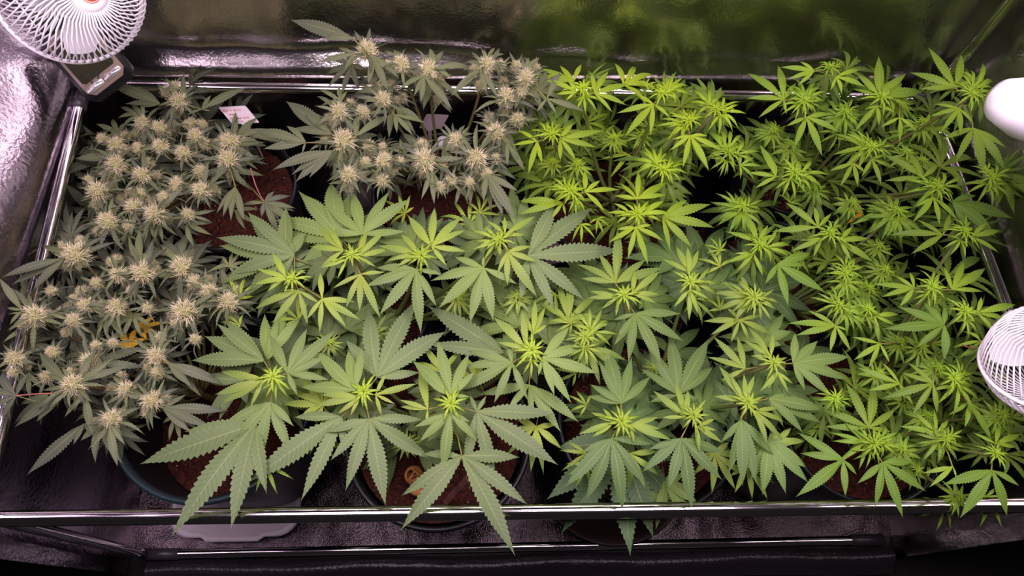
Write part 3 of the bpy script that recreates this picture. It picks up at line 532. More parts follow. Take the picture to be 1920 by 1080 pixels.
# plant behind the middle-left
S = [(550, 525, 44), (660, 480, 40), (790, 480, 44), (937, 452, 44), (857, 555, 24, .455), (972, 555, 22, .455), (700, 620, 24, .44)]
L = [(679, 439, 700, 352, -.03), (640, 448, 561, 357, -.045), (545, 478, 462, 408, -.035), (537, 480, 410, 448, -.04), (450, 560, 430, 510, -.06), (537, 520, 480, 505), (537, 516, 516, 475), (560, 545, 490, 590), (562, 547, 577, 612), (604, 560, 670, 590), (603, 560, 602, 512), (644, 470, 597, 427), (642, 470, 582, 462), (671, 482, 722, 430), (674, 482, 718, 508), (650, 487, 603, 520), (655, 490, 640, 525), (676, 514, 700, 605), (676, 514, 625, 545), (809, 462, 765, 402), (809, 462, 867, 410), (809, 462, 870, 472), (785, 476, 708, 462), (783, 474, 757, 442), (780, 505, 712, 592), (780, 505, 784, 625), (947, 440, 1003, 408), (948, 440, 944, 402), (951, 472, 1004, 560), (951, 474, 950, 536), (932, 450, 880, 432), (931, 455, 882, 470), (990, 480, 1110, 386, -.03), (992, 482, 1165, 473, -.035), (990, 485, 1097, 560, -.035), (985, 485, 1038, 584, -.05), (906, 502, 882, 609, -.012), (560, 600, 520, 560, -.05), (450, 610, 405, 600, -.06), (760, 400, 720, 370, -.06), (880, 420, 850, 370, -.07), (900, 400, 925, 360, -.06)]
plant((-.225, .285), .085, .335, 'mid', 'broad-leaved cannabis plant in the left middle, between the flowering plants and the front plant', LEAFY, S, L, .50, V_big, fill=9)
# front centre
S = [(512, 707, 44), (682, 735, 46), (845, 757, 46), (997, 657, 48), (615, 640, 22, .44), (760, 830, 20, .43)]
L = [(539, 700, 610, 620), (541, 702, 620, 675), (540, 705, 560, 742), (495, 712, 404, 741), (495, 714, 465, 765), (517, 715, 515, 755), (495, 677, 375, 625, -.02), (500, 675, 545, 575, -.045), (507, 754, 478, 885, -.02), (480, 795, 338, 960, -.02), (490, 800, 428, 992, -.03), (500, 870, 515, 928, -.05), (666, 732, 592, 657), (668, 730, 652, 656), (670, 728, 682, 655), (704, 740, 782, 719), (703, 745, 743, 770), (675, 745, 590, 778), (677, 747, 640, 782), (695, 748, 716, 780), (707, 707, 735, 562, -.025), (692, 786, 690, 930, -.012), (692, 786, 800, 858, -.03), (640, 782, 490, 892, -.022), (845, 742, 822, 638), (846, 742, 880, 664), (843, 744, 773, 680), (844, 775, 834, 887), (842, 775, 775, 803), (848, 777, 893, 829), (894, 772, 985, 850, -.02), (896, 770, 1040, 782, -.03), (892, 780, 880, 890, -.025), (802, 767, 750, 762), (865, 855, 755, 985, -.02), (870, 857, 962, 1036, -.02), (868, 858, 990, 943, -.03), (987, 655, 925, 592), (985, 655, 932, 640), (1000, 627, 1002, 562), (1003, 628, 1026, 608), (1017, 672, 1120, 680), (1015, 668, 1071, 612), (1016, 675, 1072, 755), (997, 675, 997, 713), (960, 680, 862, 712, -.015), (958, 683, 935, 757, -.02), (945, 660, 800, 577, -.03), (940, 668, 800, 640, -.04), (992, 722, 1052, 812, -.04), (990, 722, 900, 738, -.045), (605, 760, 560, 690, -.05), (600, 800, 650, 850, -.05), (830, 700, 790, 640, -.05), (1005, 800, 985, 890, -.06), (900, 720, 870, 660, -.05)]
plant((-.12, .11), .115, .335, 'mid', 'large broad-leaved cannabis plant at the front centre, leaves over the front pole', LEAFY, S, L, .50, V_big, fill=9)
# back centre, lime
S = [(1072, 360, 44), (1195, 402, 44), (1092, 167, 40, .55), (1240, 177, 36, .55), (1035, 255, 40, .52), (1292, 227, 38, .54), (1342, 207, 34, .54), (1242, 320, 40, .51), (1152, 257, 20, .47), (1207, 250, 20, .47), (1082, 305, 20, .47), (1037, 302, 18, .47), (1260, 300, 18, .46)]
L = [(1097, 360, 1162, 357), (1097, 362, 1136, 397), (1095, 357, 1122, 330), (1062, 357, 1022, 357), (1062, 355, 1035, 328), (1080, 372, 1082, 405), (1055, 380, 972, 380, -.03), (1055, 382, 972, 402, -.035), (1192, 426, 1178, 487), (1194, 426, 1218, 497), (1193, 426, 1245, 450), (1205, 400, 1252, 390), (1205, 402, 1240, 415), (1182, 399, 1138, 400), (1183, 396, 1150, 382), (1195, 372, 1198, 318, -.02), (1197, 374, 1252, 342, -.025), (1242, 407, 1338, 430, -.03), (1243, 410, 1258, 472, -.03), (1245, 405, 1330, 386, -.03), (1115, 175, 1172, 195), (1115, 176, 1150, 210), (1112, 172, 1140, 133), (1112, 172, 1110, 137), (1118, 173, 1170, 158, -.02), (1080, 172, 1022, 152), (1080, 174, 1042, 178), (1092, 180, 1097, 203), (1095, 180, 1120, 211), (1075, 155, 1008, 128, -.03), (1085, 150, 1090, 120, -.03), (1170, 160, 1232, 133, -.03), (1210, 160, 1235, 150), (1225, 165, 1210, 156), (1250, 170, 1282, 138), (1252, 172, 1300, 152), (1225, 195, 1170, 257, -.01), (1225, 195, 1217, 255, -.012), (1226, 195, 1258, 222, -.012), (1280, 230, 1230, 239), (1283, 218, 1270, 200), (1284, 235, 1257, 256), (1300, 220, 1306, 200), (1294, 254, 1281, 316), (1295, 255, 1328, 322), (1297, 252, 1355, 285), (1292, 254, 1252, 283), (1355, 210, 1406, 213), (1352, 203, 1388, 187), (1350, 215, 1350, 256), (1330, 198, 1296, 162), (1328, 195, 1322, 168), (1027, 250, 1007, 220), (1036, 248, 1038, 220), (1050, 260, 1128, 262, -.008), (1050, 262, 1082, 302), (1049, 262, 1050, 303), (1048, 256, 1075, 230), (1007, 265, 962, 272, -.01), (1008, 268, 990, 326, -.012), (1008, 270, 1014, 308, -.01), (1007, 262, 970, 245, -.012), (1232, 308, 1187, 295), (1230, 305, 1201, 272), (1238, 302, 1238, 272), (1252, 318, 1292, 326), (1250, 312, 1278, 300), (1180, 290, 1140, 330, -.04), (1090, 420, 1090, 460, -.05), (1120, 410, 1135, 440, -.06), (1100, 230, 1150, 210, -.05)]
plant((.143, .455), .105, .34, 'lime', 'lime green cannabis plant at the back, right of the tall flowering plant', LEAFY, S, L, .50, V_right, fill=8, fillen=(45, 80))
# front, right of centre
S = [(1170, 555, 46), (1097, 632, 42), (1165, 790, 48), (1300, 780, 46), (1402, 755, 46), (1450, 682, 42), (1293, 529, 44), (1413, 557, 44), (1230, 690, 20, .43)]
L = [(1154, 530, 1155, 428, -.012), (1152, 530, 1082, 496, -.015), (1156, 532, 1212, 486, -.015), (1160, 557, 1102, 558), (1160, 559, 1128, 582), (1162, 561, 1155, 592), (1185, 551, 1193, 508), (1186, 551, 1236, 512), (1186, 554, 1236, 558), (1192, 587, 1235, 678, -.012), (1190, 589, 1180, 672, -.012), (1194, 586, 1278, 590, -.012), (1107, 620, 1108, 570), (1109, 620, 1129, 573), (1110, 622, 1165, 625), (1090, 632, 1058, 640), (1097, 652, 1062, 668), (1097, 652, 1124, 686), (1100, 650, 1172, 705, -.02), (1072, 607, 1025, 600, -.03), (1072, 605, 1070, 580, -.03), (1065, 600, 1080, 520, -.05), (1165, 757, 1140, 648, -.012), (1166, 757, 1218, 706, -.012), (1163, 760, 1104, 722, -.014), (1152, 792, 1083, 812), (1152, 790, 1108, 772), (1153, 795, 1112, 822), (1180, 797, 1236, 783), (1180, 799, 1258, 828), (1178, 802, 1192, 832), (1147, 822, 1128, 950, -.008), (1149, 822, 1205, 905, -.01), (1272, 740, 1262, 628, -.03), (1272, 742, 1205, 692, -.035), (1273, 738, 1326, 634, -.035), (1285, 782, 1226, 731), (1286, 780, 1267, 714), (1284, 786, 1240, 783), (1307, 800, 1352, 828), (1308, 796, 1342, 788), (1304, 802, 1312, 850), (1277, 822, 1290, 955, -.01), (1276, 822, 1210, 888, -.012), (1280, 822, 1352, 896, -.012), (1397, 752, 1348, 686), (1397, 750, 1396, 700), (1394, 754, 1338, 742), (1400, 748, 1413, 702), (1415, 770, 1470, 792), (1414, 772, 1466, 822), (1412, 774, 1440, 835), (1441, 747, 1545, 772, -.012), (1441, 749, 1507, 808, -.014), (1390, 787, 1392, 912, -.01), (1389, 787, 1350, 852, -.012), (1392, 787, 1450, 855, -.012), (1445, 670, 1393, 638), (1445, 668, 1418, 632), (1448, 668, 1449, 625), (1457, 697, 1478, 738), (1455, 698, 1425, 735), (1460, 696, 1487, 722), (1487, 681, 1592, 680, -.012), (1487, 683, 1562, 745, -.014), (1487, 678, 1530, 640, -.012), (1397, 692, 1330, 650, -.02), (1387, 600, 1378, 648, -.02), (1387, 600, 1320, 603, -.022), (1390, 602, 1443, 625, -.022), (1405, 556, 1352, 555), (1403, 560, 1330, 545), (1425, 560, 1470, 568), (1422, 566, 1452, 602), (1410, 566, 1400, 590), (1293, 511, 1268, 462), (1290, 512, 1241, 488), (1295, 511, 1311, 470), (1293, 543, 1263, 576), (1294, 543, 1296, 602), (1298, 540, 1312, 588), (1303, 532, 1360, 530), (1350, 580, 1340, 540, -.04), (1300, 560, 1350, 600, -.05), (1160, 830, 1160, 1042, -.075), (1245, 900, 1248, 1006, -.085), (1440, 830, 1475, 930, -.03), (1400, 870, 1440, 935, -.05), (1340, 850, 1380, 930, -.05), (1450, 830, 1510, 895, -.03), (1100, 760, 1060, 740, -.05), (1100, 850, 1050, 880, -.05), (1350, 500, 1320, 455, -.05), (1180, 850, 1215, 925, -.04), (1080, 700, 1030, 690, -.05), (1040, 550, 1000, 600, -.06), (1100, 870, 1075, 915, -.05)]
plant((.155, .125), .115, .335, 'green', 'dark green cannabis plant at the front, right of centre, standing in the dark brown saucer', LEAFY, S, L, .50, V_big, fill=9)
# right of centre
S = [(1424, 462, 40), (1555, 440, 44), (1392, 387, 30, .47), (1683, 398, 32), (1583, 515, 36), (1573, 575, 40), (1627, 580, 28), (1660, 505, 22, .47), (1650, 460, 20, .46), (1500, 480, 20, .44), (1690, 640, 22, .46), (1630, 540, 22, .46)]
L = [(1420, 454, 1362, 433), (1418, 452, 1400, 402), (1426, 454, 1450, 440), (1424, 452, 1441, 424), (1413, 476, 1358, 493), (1413, 478, 1382, 507), (1416, 478, 1430, 517), (1435, 464, 1494, 455), (1458, 495, 1535, 548, -.012), (1458, 495, 1523, 478, -.014), (1457, 497, 1440, 535, -.014), (1459, 497, 1477, 572, -.014), (1534, 426, 1447, 432), (1534, 424, 1472, 382), (1538, 422, 1528, 388), (1573, 451, 1636, 492), (1573, 448, 1630, 447), (1541, 447, 1486, 472), (1545, 450, 1524, 483), (1560, 430, 1573, 404), (1570, 455, 1597, 490), (1392, 395, 1352, 415), (1390, 398, 1368, 436), (1400, 388, 1432, 372), (1380, 385, 1340, 362), (1663, 394, 1596, 419), (1663, 396, 1630, 433), (1664, 392, 1622, 384), (1683, 408, 1683, 437), (1687, 406, 1704, 426), (1582, 529, 1553, 550), (1583, 530, 1598, 564), (1588, 528, 1622, 553), (1572, 508, 1545, 500), (1592, 508, 1625, 500), (1585, 503, 1590, 470), (1567, 611, 1478, 608, -.01), (1567, 612, 1555, 660, -.01), (1570, 612, 1596, 656, -.01), (1566, 608, 1517, 583, -.01), (1565, 570, 1520, 560), (1570, 560, 1560, 532), (1585, 585, 1630, 612), (1583, 580, 1622, 630), (1640, 592, 1647, 642), (1642, 592, 1677, 610), (1643, 590, 1682, 588), (1650, 644, 1602, 675), (1650, 646, 1628, 690), (1652, 644, 1668, 680), (1648, 642, 1598, 633), (1450, 560, 1465, 620, -.05), (1350, 470, 1330, 440, -.04), (1480, 380, 1500, 350, -.05)]
plant((.362, .325), .10, .335, 'right', 'cannabis plant right of the centre, red-brown soil showing between its leaves', LEAFY, S, L, .50, V_right, fill=5, fillen=(45, 78))
# back right
S = [(1506, 190, 42, .55), (1554, 128, 36, .57), (1652, 185, 44, .55), (1820, 179, 42, .59), (1584, 212, 32, .52), (1633, 277, 38, .52), (1489, 325, 42, .51), (1367, 290, 40, .51), (1451, 244, 24, .48), (1484, 271, 24, .47), (1700, 285, 24, .50), (1733, 230, 28, .52), (1857, 333, 34, .57), (1757, 355, 42, .54), (1690, 190, 24, .52), (1600, 380, 20, .46), (1730, 300, 20, .5), (1530, 350, 20, .46)]
L = [(1508, 179, 1501, 148), (1510, 179, 1527, 142), (1514, 183, 1553, 168), (1516, 192, 1550, 190), (1498, 195, 1465, 212), (1469, 186, 1402, 138, -.008), (1469, 188, 1400, 187, -.008), (1470, 184, 1461, 125, -.008), (1468, 190, 1422, 222, -.01), (1512, 220, 1488, 277), (1513, 220, 1543, 293), (1515, 219, 1576, 247), (1527, 133, 1474, 150), (1527, 130, 1490, 124), (1526, 137, 1500, 160), (1568, 144, 1622, 164), (1570, 146, 1580, 177), (1573, 140, 1612, 128), (1568, 122, 1583, 112), (1648, 172, 1647, 106), (1645, 172, 1606, 138), (1640, 180, 1598, 165), (1660, 175, 1697, 138), (1665, 182, 1730, 172), (1644, 198, 1604, 246), (1646, 198, 1649, 236), (1650, 198, 1679, 212), (1640, 190, 1592, 210), (1791, 164, 1742, 94, -.008), (1790, 164, 1708, 137, -.01), (1793, 163, 1805, 103, -.01), (1789, 168, 1724, 170, -.01), (1828, 168, 1842, 112), (1822, 166, 1826, 125), (1832, 176, 1864, 171), (1798, 203, 1742, 220), (1798, 204, 1766, 250), (1800, 205, 1802, 255), (1801, 203, 1825, 233), (1825, 240, 1840, 328, -.01), (1826, 240, 1884, 320, -.01), (1823, 240, 1787, 306, -.01), (1822, 238, 1765, 260, -.01), (1584, 218, 1587, 262), (1578, 205, 1574, 188), (1590, 205, 1602, 182), (1592, 214, 1610, 232), (1622, 272, 1566, 260), (1622, 278, 1556, 286), (1628, 265, 1605, 245), (1635, 298, 1652, 347), (1637, 297, 1682, 317), (1634, 300, 1615, 331), (1648, 276, 1684, 274), (1600, 306, 1556, 322, -.012), (1600, 308, 1574, 350, -.012), (1601, 308, 1608, 350, -.012), (1687, 220, 1650, 238), (1687, 222, 1687, 268), (1690, 220, 1722, 247), (1692, 218, 1745, 205), (1455, 331, 1402, 325), (1456, 329, 1424, 271), (1455, 334, 1418, 352), (1486, 312, 1482, 285), (1500, 332, 1545, 347), (1500, 325, 1560, 325), (1482, 335, 1490, 375), (1358, 282, 1323, 233), (1366, 278, 1372, 232), (1377, 282, 1400, 263), (1379, 290, 1428, 280), (1387, 310, 1436, 312), (1360, 300, 1330, 315), (1365, 302, 1360, 330), (1730, 333, 1656, 288, -.01), (1732, 335, 1715, 280, -.01), (1728, 337, 1660, 340, -.01), (1750, 370, 1712, 419), (1752, 370, 1762, 423), (1755, 368, 1796, 411), (1748, 352, 1694, 358), (1758, 348, 1762, 324), (1766, 350, 1812, 328), (1785, 377, 1897, 408, -.008), (1785, 379, 1860, 440, -.02), (1700, 250, 1660, 262), (1850, 345, 1830, 380), (1862, 345, 1895, 370), (1866, 330, 1898, 312), (1850, 322, 1840, 295), (1455, 240, 1440, 222), (1750, 240, 1770, 290, -.03), (1570, 250, 1535, 265, -.03)]
plant((.42, .515), .078, .34, 'right', 'cannabis plant in the back right corner reaching up against the foil wall', LEAFY, S, L, .52, V_right, fill=5, fillen=(45, 78))
# front right
S = [(1637, 832, 44), (1865, 852, 40, .52), (1772, 822, 32), (1692, 840, 26, .48), (1565, 747, 34), (1787, 710, 42, .53), (1807, 585, 42, .54), (1807, 437, 42, .55), (1746, 540, 42, .53), (1760, 690, 24, .48), (1730, 650, 24, .48), (1650, 700, 22, .46), (1740, 780, 24, .47), (1540, 800, 20, .44), (1700, 750, 20, .44), (1800, 930, 20, .46), (1740, 590, 22, .47), (1880, 780, 26, .52), (1720, 880, 22, .45)]
L = [(1655, 867, 1638, 950, -.008), (1656, 867, 1690, 972, -.01), (1654, 866, 1608, 907, -.01), (1658, 866, 1735, 922, -.01), (1660, 862, 1705, 862, -.01), (1581, 862, 1492, 928, -.01), (1580, 860, 1502, 850, -.012), (1580, 858, 1498, 812, -.015), (1583, 864, 1584, 930, -.012), (1622, 830, 1556, 836), (1627, 825, 1596, 803), (1650, 825, 1690, 808), (1652, 832, 1700, 838), (1632, 845, 1600, 862), (1860, 882, 1803, 972, -.01), (1859, 880, 1772, 910, -.012), (1862, 883, 1890, 965, -.012), (1863, 882, 1910, 908, -.012), (1867, 832, 1828, 812), (1870, 830, 1912, 815), (1866, 830, 1868, 795), (1787, 875, 1732, 887, -.015), (1787, 877, 1743, 915, -.015), (1790, 877, 1800, 905, -.02), (1770, 812, 1745, 808), (1782, 818, 1808, 802), (1629, 802, 1600, 716, -.01), (1630, 802, 1640, 722, -.01), (1632, 803, 1680, 770, -.01), (1627, 803, 1542, 768, -.01), (1627, 806, 1548, 800, -.012), (1756, 812, 1712, 772), (1757, 810, 1752, 767), (1754, 814, 1686, 802), (1760, 811, 1778, 786), (1750, 719, 1655, 750, -.01), (1751, 721, 1708, 778, -.01), (1752, 722, 1758, 775, -.01), (1749, 717, 1692, 698, -.01), (1750, 716, 1704, 680, -.01), (1802, 707, 1828, 697), (1800, 700, 1791, 667), (1795, 722, 1786, 780), (1800, 715, 1830, 722), (1687, 720, 1607, 690, -.012), (1687, 722, 1627, 731, -.012), (1688, 718, 1654, 680, -.012), (1817, 755, 1778, 777), (1817, 757, 1810, 802), (1820, 755, 1860, 825), (1770, 609, 1658, 620, -.01), (1769, 611, 1718, 652, -.01), (1772, 612, 1773, 675, -.01), (1768, 606, 1684, 576, -.01), (1771, 605, 1734, 567, -.01), (1832, 587, 1902, 571), (1832, 585, 1842, 556), (1831, 589, 1886, 598), (1830, 592, 1866, 622), (1812, 600, 1820, 632), (1768, 440, 1667, 440), (1768, 442, 1708, 476), (1770, 438, 1720, 412), (1821, 444, 1873, 433), (1821, 446, 1874, 470), (1818, 440, 1848, 416), (1808, 428, 1808, 398), (1800, 450, 1782, 480), (1812, 450, 1815, 485), (1714, 540, 1635, 532), (1714, 542, 1684, 575), (1713, 544, 1650, 558), (1715, 538, 1680, 518), (1716, 536, 1706, 512), (1785, 543, 1849, 505), (1784, 541, 1806, 490), (1785, 546, 1842, 547), (1782, 540, 1772, 502), (1748, 528, 1752, 498), (1740, 550, 1722, 575), (1555, 742, 1530, 735), (1562, 755, 1560, 782), (1572, 750, 1600, 765), (1840, 640, 1800, 675, -.03), (1855, 650, 1850, 700, -.03), (1860, 870, 1900, 880), (1880, 700, 1850, 740, -.04), (1850, 930, 1880, 990, -.03), (1770, 950, 1730, 975, -.06), (1740, 860, 1700, 905, -.04), (1690, 840, 1650, 860, -.03), (1890, 800, 1830, 800, -.02), (1690, 700, 1720, 740, -.04)]
plant((.44, .12), .105, .335, 'right', 'cannabis plant at the front right corner beside the white cage fan', LEAFY, S, L, .50, V_right, fill=5, fillen=(45, 80))
#SPLIT2
# ------------------------------------------------------------------ things on and between the pots
def camframe(p, zx, zy, zz, roll=0):
    """orientation whose Z axis points (zx right, zy up, zz towards the viewer)"""
    Z = (RM @ Vector((zx, zy, zz))).normalized(); X = RM @ Vector((math.cos(roll), math.sin(roll), 0)); X = (X - Z * X.dot(Z)).normalized(); Y = Z.cross(X)
    return Matrix(((X.x, Y.x, Z.x, p.x), (X.y, Y.y, Z.y, p.y), (X.z, Y.z, Z.z, p.z), (0, 0, 0, 1)))
def text_mesh(body, size, m, ext=.0002):
    c = bpy.data.curves.new('txt', 'FONT'); c.body = body; c.size = size; c.extrude = ext; c.align_x = 'LEFT'; c.resolution_u = 2
    o = bpy.data.objects.new('txt', c); C.objects.link(o); bpy.context.view_layer.update()
    me = bpy.data.meshes.new_from_object(o.evaluated_get(bpy.context.evaluated_depsgraph_get())); bpy.data.objects.remove(o)
    me.materials.clear(); me.materials.append(m); me.name = 'writing'; return me
# plant tags: a plate with a stepped lower edge and a stake
def plate(name, px4, z4, m, label, lines):
    P = [un(x, y, z) for (x, y), z in zip(px4, z4)]           # top-left, top-right, bottom-right, bottom-left
    P[2] = P[1] + P[3] - P[0]; o = (P[0] + P[1] + P[2] + P[3]) / 4; t = thing(name, o, label, 'plant tag', 'plant tags')
    X = (P[1] - P[0]).normalized(); Yd = (P[3] - P[0]); Z = X.cross(-Yd).normalized()
    def at(u, v): return P[0] + (P[1] - P[0]) * u + (P[3] - P[0]) * v + (P[2] - P[1] - P[3] + P[0]) * u * v
    mb = MB(); out = [(.04, 0), (.96, 0), (1, .06), (1, .98), (.97, 1), (.68, 1), (.62, 1.16), (.38, 1.16), (.30, 1), (.03, 1), (0, .95), (0, .05)]
    f = [mb.vert(at(u, v) - o) for u, v in out]; b = [mb.vert(at(u, v) - o - Z * .0008) for u, v in out]
    mb.grid([f + [f[0]], b + [b[0]]]); mb.face(f[::-1]); mb.face(b)
    link('plate', mb.mesh('plate', m, False), t)
    q = at(.5, 1.1); e = Vector((q.x, q.y + .0, .312)); mb = MB(); W_ = X * .003
    i = [mb.vert(v - o) for v in (q - W_, q + W_, e + W_ * .3, e - W_ * .3)]; j = [mb.vert(v - o - Z * .0008) for v in (q - W_, q + W_, e + W_ * .3, e - W_ * .3)]
    mb.face(i); mb.face(j[::-1]); mb.grid([i + [i[0]], j + [j[0]]]); link('stake', mb.mesh('stake', m, False), t)
    h = Yd.length; Yu = -Yd.normalized()
    for body, u, v, s in lines:
        w_ = text_mesh(body, (P[1] - P[0]).length * s * .82, M_ink, .0001); p = at(u, v) + Z * .0006 - o
        Yq = Yu * (h / (X.cross(Yu).length * (P[1] - P[0]).length) ) * .9
        M = Matrix(((X.x, Yq.x, Z.x, p.x), (X.y, Yq.y, Z.y, p.y), (X.z, Yq.z, Z.z, p.z), (0, 0, 0, 1)))
        w_.transform(M); link('writing', w_, t)['label'] = 'red handwriting'
plate('plant_tag', [(409, 201), (460, 198), (486, 229), (436, 233)], [.425, .425, .405, .405], M_tag, 'white plant tag with red handwriting, in the back left pot', [('ED + 4/11', .05, .27, .20), ('wed:', .14, .48, .17), ('Motobal  DW', .08, .71, .155), ('F    11', .40, .93, .19)])
plate('plant_tag', [(800, 214), (842, 216), (848, 242), (786, 240)], [.40, .40, .375, .375], M_tag2, 'blank greyish pink plant tag in the back centre pot', [])
# white tray under the front left pot
t = thing('tray', (-.40, .12, .0), 'white plastic tray under the front left pot, its edge past the front pole', 'tray')
a, b_, c_ = un(322, 985, .012), un(562, 985, .012), un(560, 880, .012)
def outline(inset):
    x0, x1 = a.x + inset, b_.x - inset; y0, y1 = a.y - .021 + inset, .25 - inset; r = .035; pts = []
    for cx, cy, s in ((x1 - r, y1 - r, 0), (x0 + r, y1 - r, 1), (x0 + r, y0 + r, 2)):
        for k in range(7): an = (s + k / 6) * PI / 2; pts.append((cx + r * math.cos(an), cy + r * math.sin(an)))
    xm = (x0 + x1) / 2; w_ = .040
    pts += [(xm - w_ - .010, y0), (xm - w_, y0 - .007), (xm + w_, y0 - .007), (xm + w_ + .010, y0)]
    for k in range(7): an = (3 + k / 6) * PI / 2; pts.append((x1 - r + r * math.cos(an), y0 + r + r * math.sin(an)))
    return pts
m = MB(); O = t.location
rows = [[m.vert(Vector((x, y, z)) - O) for x, y in outline(i)] for i, z in ((.006, .0095), (0, .012), (0, .024), (.004, .026), (.008, .024), (.012, .016))]
m.grid([r_ + [r_[0]] for r_ in rows]); m.face(rows[0][::-1]); m.face(rows[-1]); link('basin', m.mesh('basin', M_tray), t)
# saucer under front right-of-centre pot
t = thing('saucer', (.155, .125, .008), 'dark brown plastic saucer under the front pot right of centre', 'saucer')
m = MB(); m.lathe([(0, .0), (.118, .0), (.128, .02), (.131, .022), (.128, .024), (.116, .006), (0, .004)], 56); link('dish', m.mesh('dish', mat('saucer_plastic', (.035, .018, .018, 1), .4)), t)
# crumpled bags
def bag(name, quad, z, me, label):
    P = [un(x, y, z) for x, y in quad]; o = sum(P, Vector()) / 4; t = MB(); rows = []; n = 14
    for s in (0, 1):
        rr = []
        for i in range(n + 1):
            r_ = []
            for j in range(n + 1):
                u, v = i / n, j / n; p = P[0] * (1 - u) * (1 - v) + P[1] * u * (1 - v) + P[2] * u * v + P[3] * (1 - u) * v
                e = math.sin(PI * u) * math.sin(PI * v)
                p = p + Vector((0, 0, (.02 * e ** .5 if s == 0 else -.03 * e ** .5) + .014 * noise.noise(p * 40) * e ** .3))
                r_.append(t.vert(p - o))
            rr.append(r_)
        t.grid(rr if s else [q[::-1] for q in rr])
    ob = link(name, t.mesh(name, me), loc=o); tag(ob, label, 'bag')
bag('paper_bag', [(1215, 425), (1310, 432), (1300, 500), (1205, 490)], .30, M_bag, 'crumpled red-brown bag showing below the leaves right of the lime green plant')
bag('paper_bag', [(1165, 535), (1245, 515), (1240, 570), (1150, 590)], .29, M_bag, 'red-brown bag scrap deep between the leaves, nearer the front')
bag('plastic_bag', [(1005, 440), (1055, 430), (1060, 490), (1010, 500)], .31, M_bag2, 'greyish purple bag between the middle leaves')
# wicker ball, pebble, wooden stake, coin-like disc, wire
p = un(777, 893, .318); m = MB()
for k in range(15):
    ax = Vector((random.uniform(-1, 1), random.uniform(-1, 1), random.uniform(-1, 1))).normalized(); q = ax.orthogonal().normalized(); e = ax.cross(q); h = random.uniform(-.3, .3)
    m.tube([(q * math.cos(a * PI / 9) + e * math.sin(a * PI / 9)) * .0115 * math.sqrt(1 - h * h) + ax * .0115 * h for a in range(18)], .00075, 5, close=True)
tag(link('wicker_ball', m.mesh('wicker_ball', M_straw), loc=p + Vector((0, 0, .006))), 'small tan wicker ball on the soil of the front centre pot', 'ball')
p = un(783, 922, .316); m = MB(); m.lathe([(0.0001, -.004), (.005, -.003), (.0085, .001), (.006, .005), (.0001, .006)], 14); m.v = [(x * 1.2 + .001 * math.sin(z * 700), y * .8, z) for x, y, z in m.v]
tag(link('pebble', m.mesh('pebble', M_straw), loc=p + Vector((0, 0, .004))), 'small tan pebble on the soil just below the wicker ball', 'stone')
a = un(834, 944, .322); b_ = un(876, 898, .40); m = MB(); d = (b_ - a).normalized(); s_ = d.cross(Vector((0, 0, 1))).normalized() * .0038; n_ = s_.cross(d).normalized() * .0008
i0 = [m.vert(v - a) for v in (a - s_ - n_, a + s_ - n_, a + s_ + n_, a - s_ + n_)]; i1 = [m.vert(v - a) for v in (b_ - s_ - n_, b_ + s_ - n_, b_ + s_ + n_, b_ - s_ + n_)]
m.grid([i0, i1], 0, True); m.face(i0[::-1]); m.face(i1)
tag(link('wooden_stake', m.mesh('wooden_stake', M_wood, False), loc=a), 'flat reddish wooden stick leaning in the front centre pot', 'stick')
p = un(831, 267, .338); m = MB(); m.lathe([(0.0001, .0012), (.0095, .0012), (.0105, 0), (.0095, -.0012), (.0001, -.0012)], 20)
o = link('round_disc', m.mesh('round_disc', M_white), loc=p); o.rotation_euler = (.6, .2, 0); tag(o, 'small round white disc on the soil of the back centre pot', 'disc')
m = MB(); a = un(1650, 777, .37); m.tube([un(1650 + 80 * k / 8, 777 + 5 * math.sin(k * .5), .37) - a for k in range(9)], .0011, 6)
tag(link('garden_wire', m.mesh('garden_wire', M_wire), loc=a), 'thin green garden wire stretched between the front right branches', 'wire')
# dead leaves
def dead(x, y, z, L_, an, me, label, n=5):
    mb = MB()
    for a_, l in ((0, 1), (40, .8), (-40, .8), (85, .5), (-85, .5))[:n]:
        leaflet(mb, Vector((0, 0, 0)), math.radians(a_), l, .12, 7, .12, .5, el=.2, tipdrop=.2)
    p = un(x, y, z); s = L_ / 1350
    o = link('dead_leaf', mb.mesh('dead_leaf', me), M=Matrix.Translation(p) @ Matrix.Rotation(an, 4, 'Z') @ Matrix.Scale(s, 4)); tag(o, label, 'leaf', 'fallen leaves')
dead(248, 652, .385, 52, .7, M_yellow, 'yellow dead leaf among the front left flowers, upper of the two')
dead(268, 618, .385, 40, -1.2, M_yellow, 'yellow dead leaf among the front left flowers, nearer the buds behind')
dead(425, 240, .345, 34, .8, M_brownleaf, 'dry brown curled leaf on the soil just below the lettered tag')
dead(408, 252, .343, 30, 2.4, M_brownleaf, 'dry brown curled leaf on the soil left of the lettered tag')
dead(1618, 402, .42, 45, 1.35, M_yellow, 'withered yellow leaf below the back right plant', 3)
# two leaves carried on long red stalks
def stalk(root, a, b_, z0, z1, tip, pal):
    p, q = un(*a, z0), un(*b_, z1); o = branch(root, p, q, .0010, .0008, 'petiole', M_redstem); o['label'] = 'long reddish leaf stalk'
    put_leaf(root, V_flower[1] if pal == 'flower' else V_right[2], q, un(*tip, z1 - .01), PAL[pal][1], .1)
stalk(bpy.data.objects['potted_cannabis_plant.001'], (122, 738), (30, 742), .475, .50, (-45, 722), 'flower')
stalk(bpy.data.objects['potted_cannabis_plant.009'], (1805, 646), (1838, 653), .52, .52, (1838, 700), 'right')
stalk(bpy.data.objects['potted_cannabis_plant.009'], (1794, 741), (1820, 753), .52, .51, (1850, 800), 'right')
stalk(bpy.data.objects['potted_cannabis_plant'], (470, 315), (496, 378), .44, .42, (552, 400), 'flower')
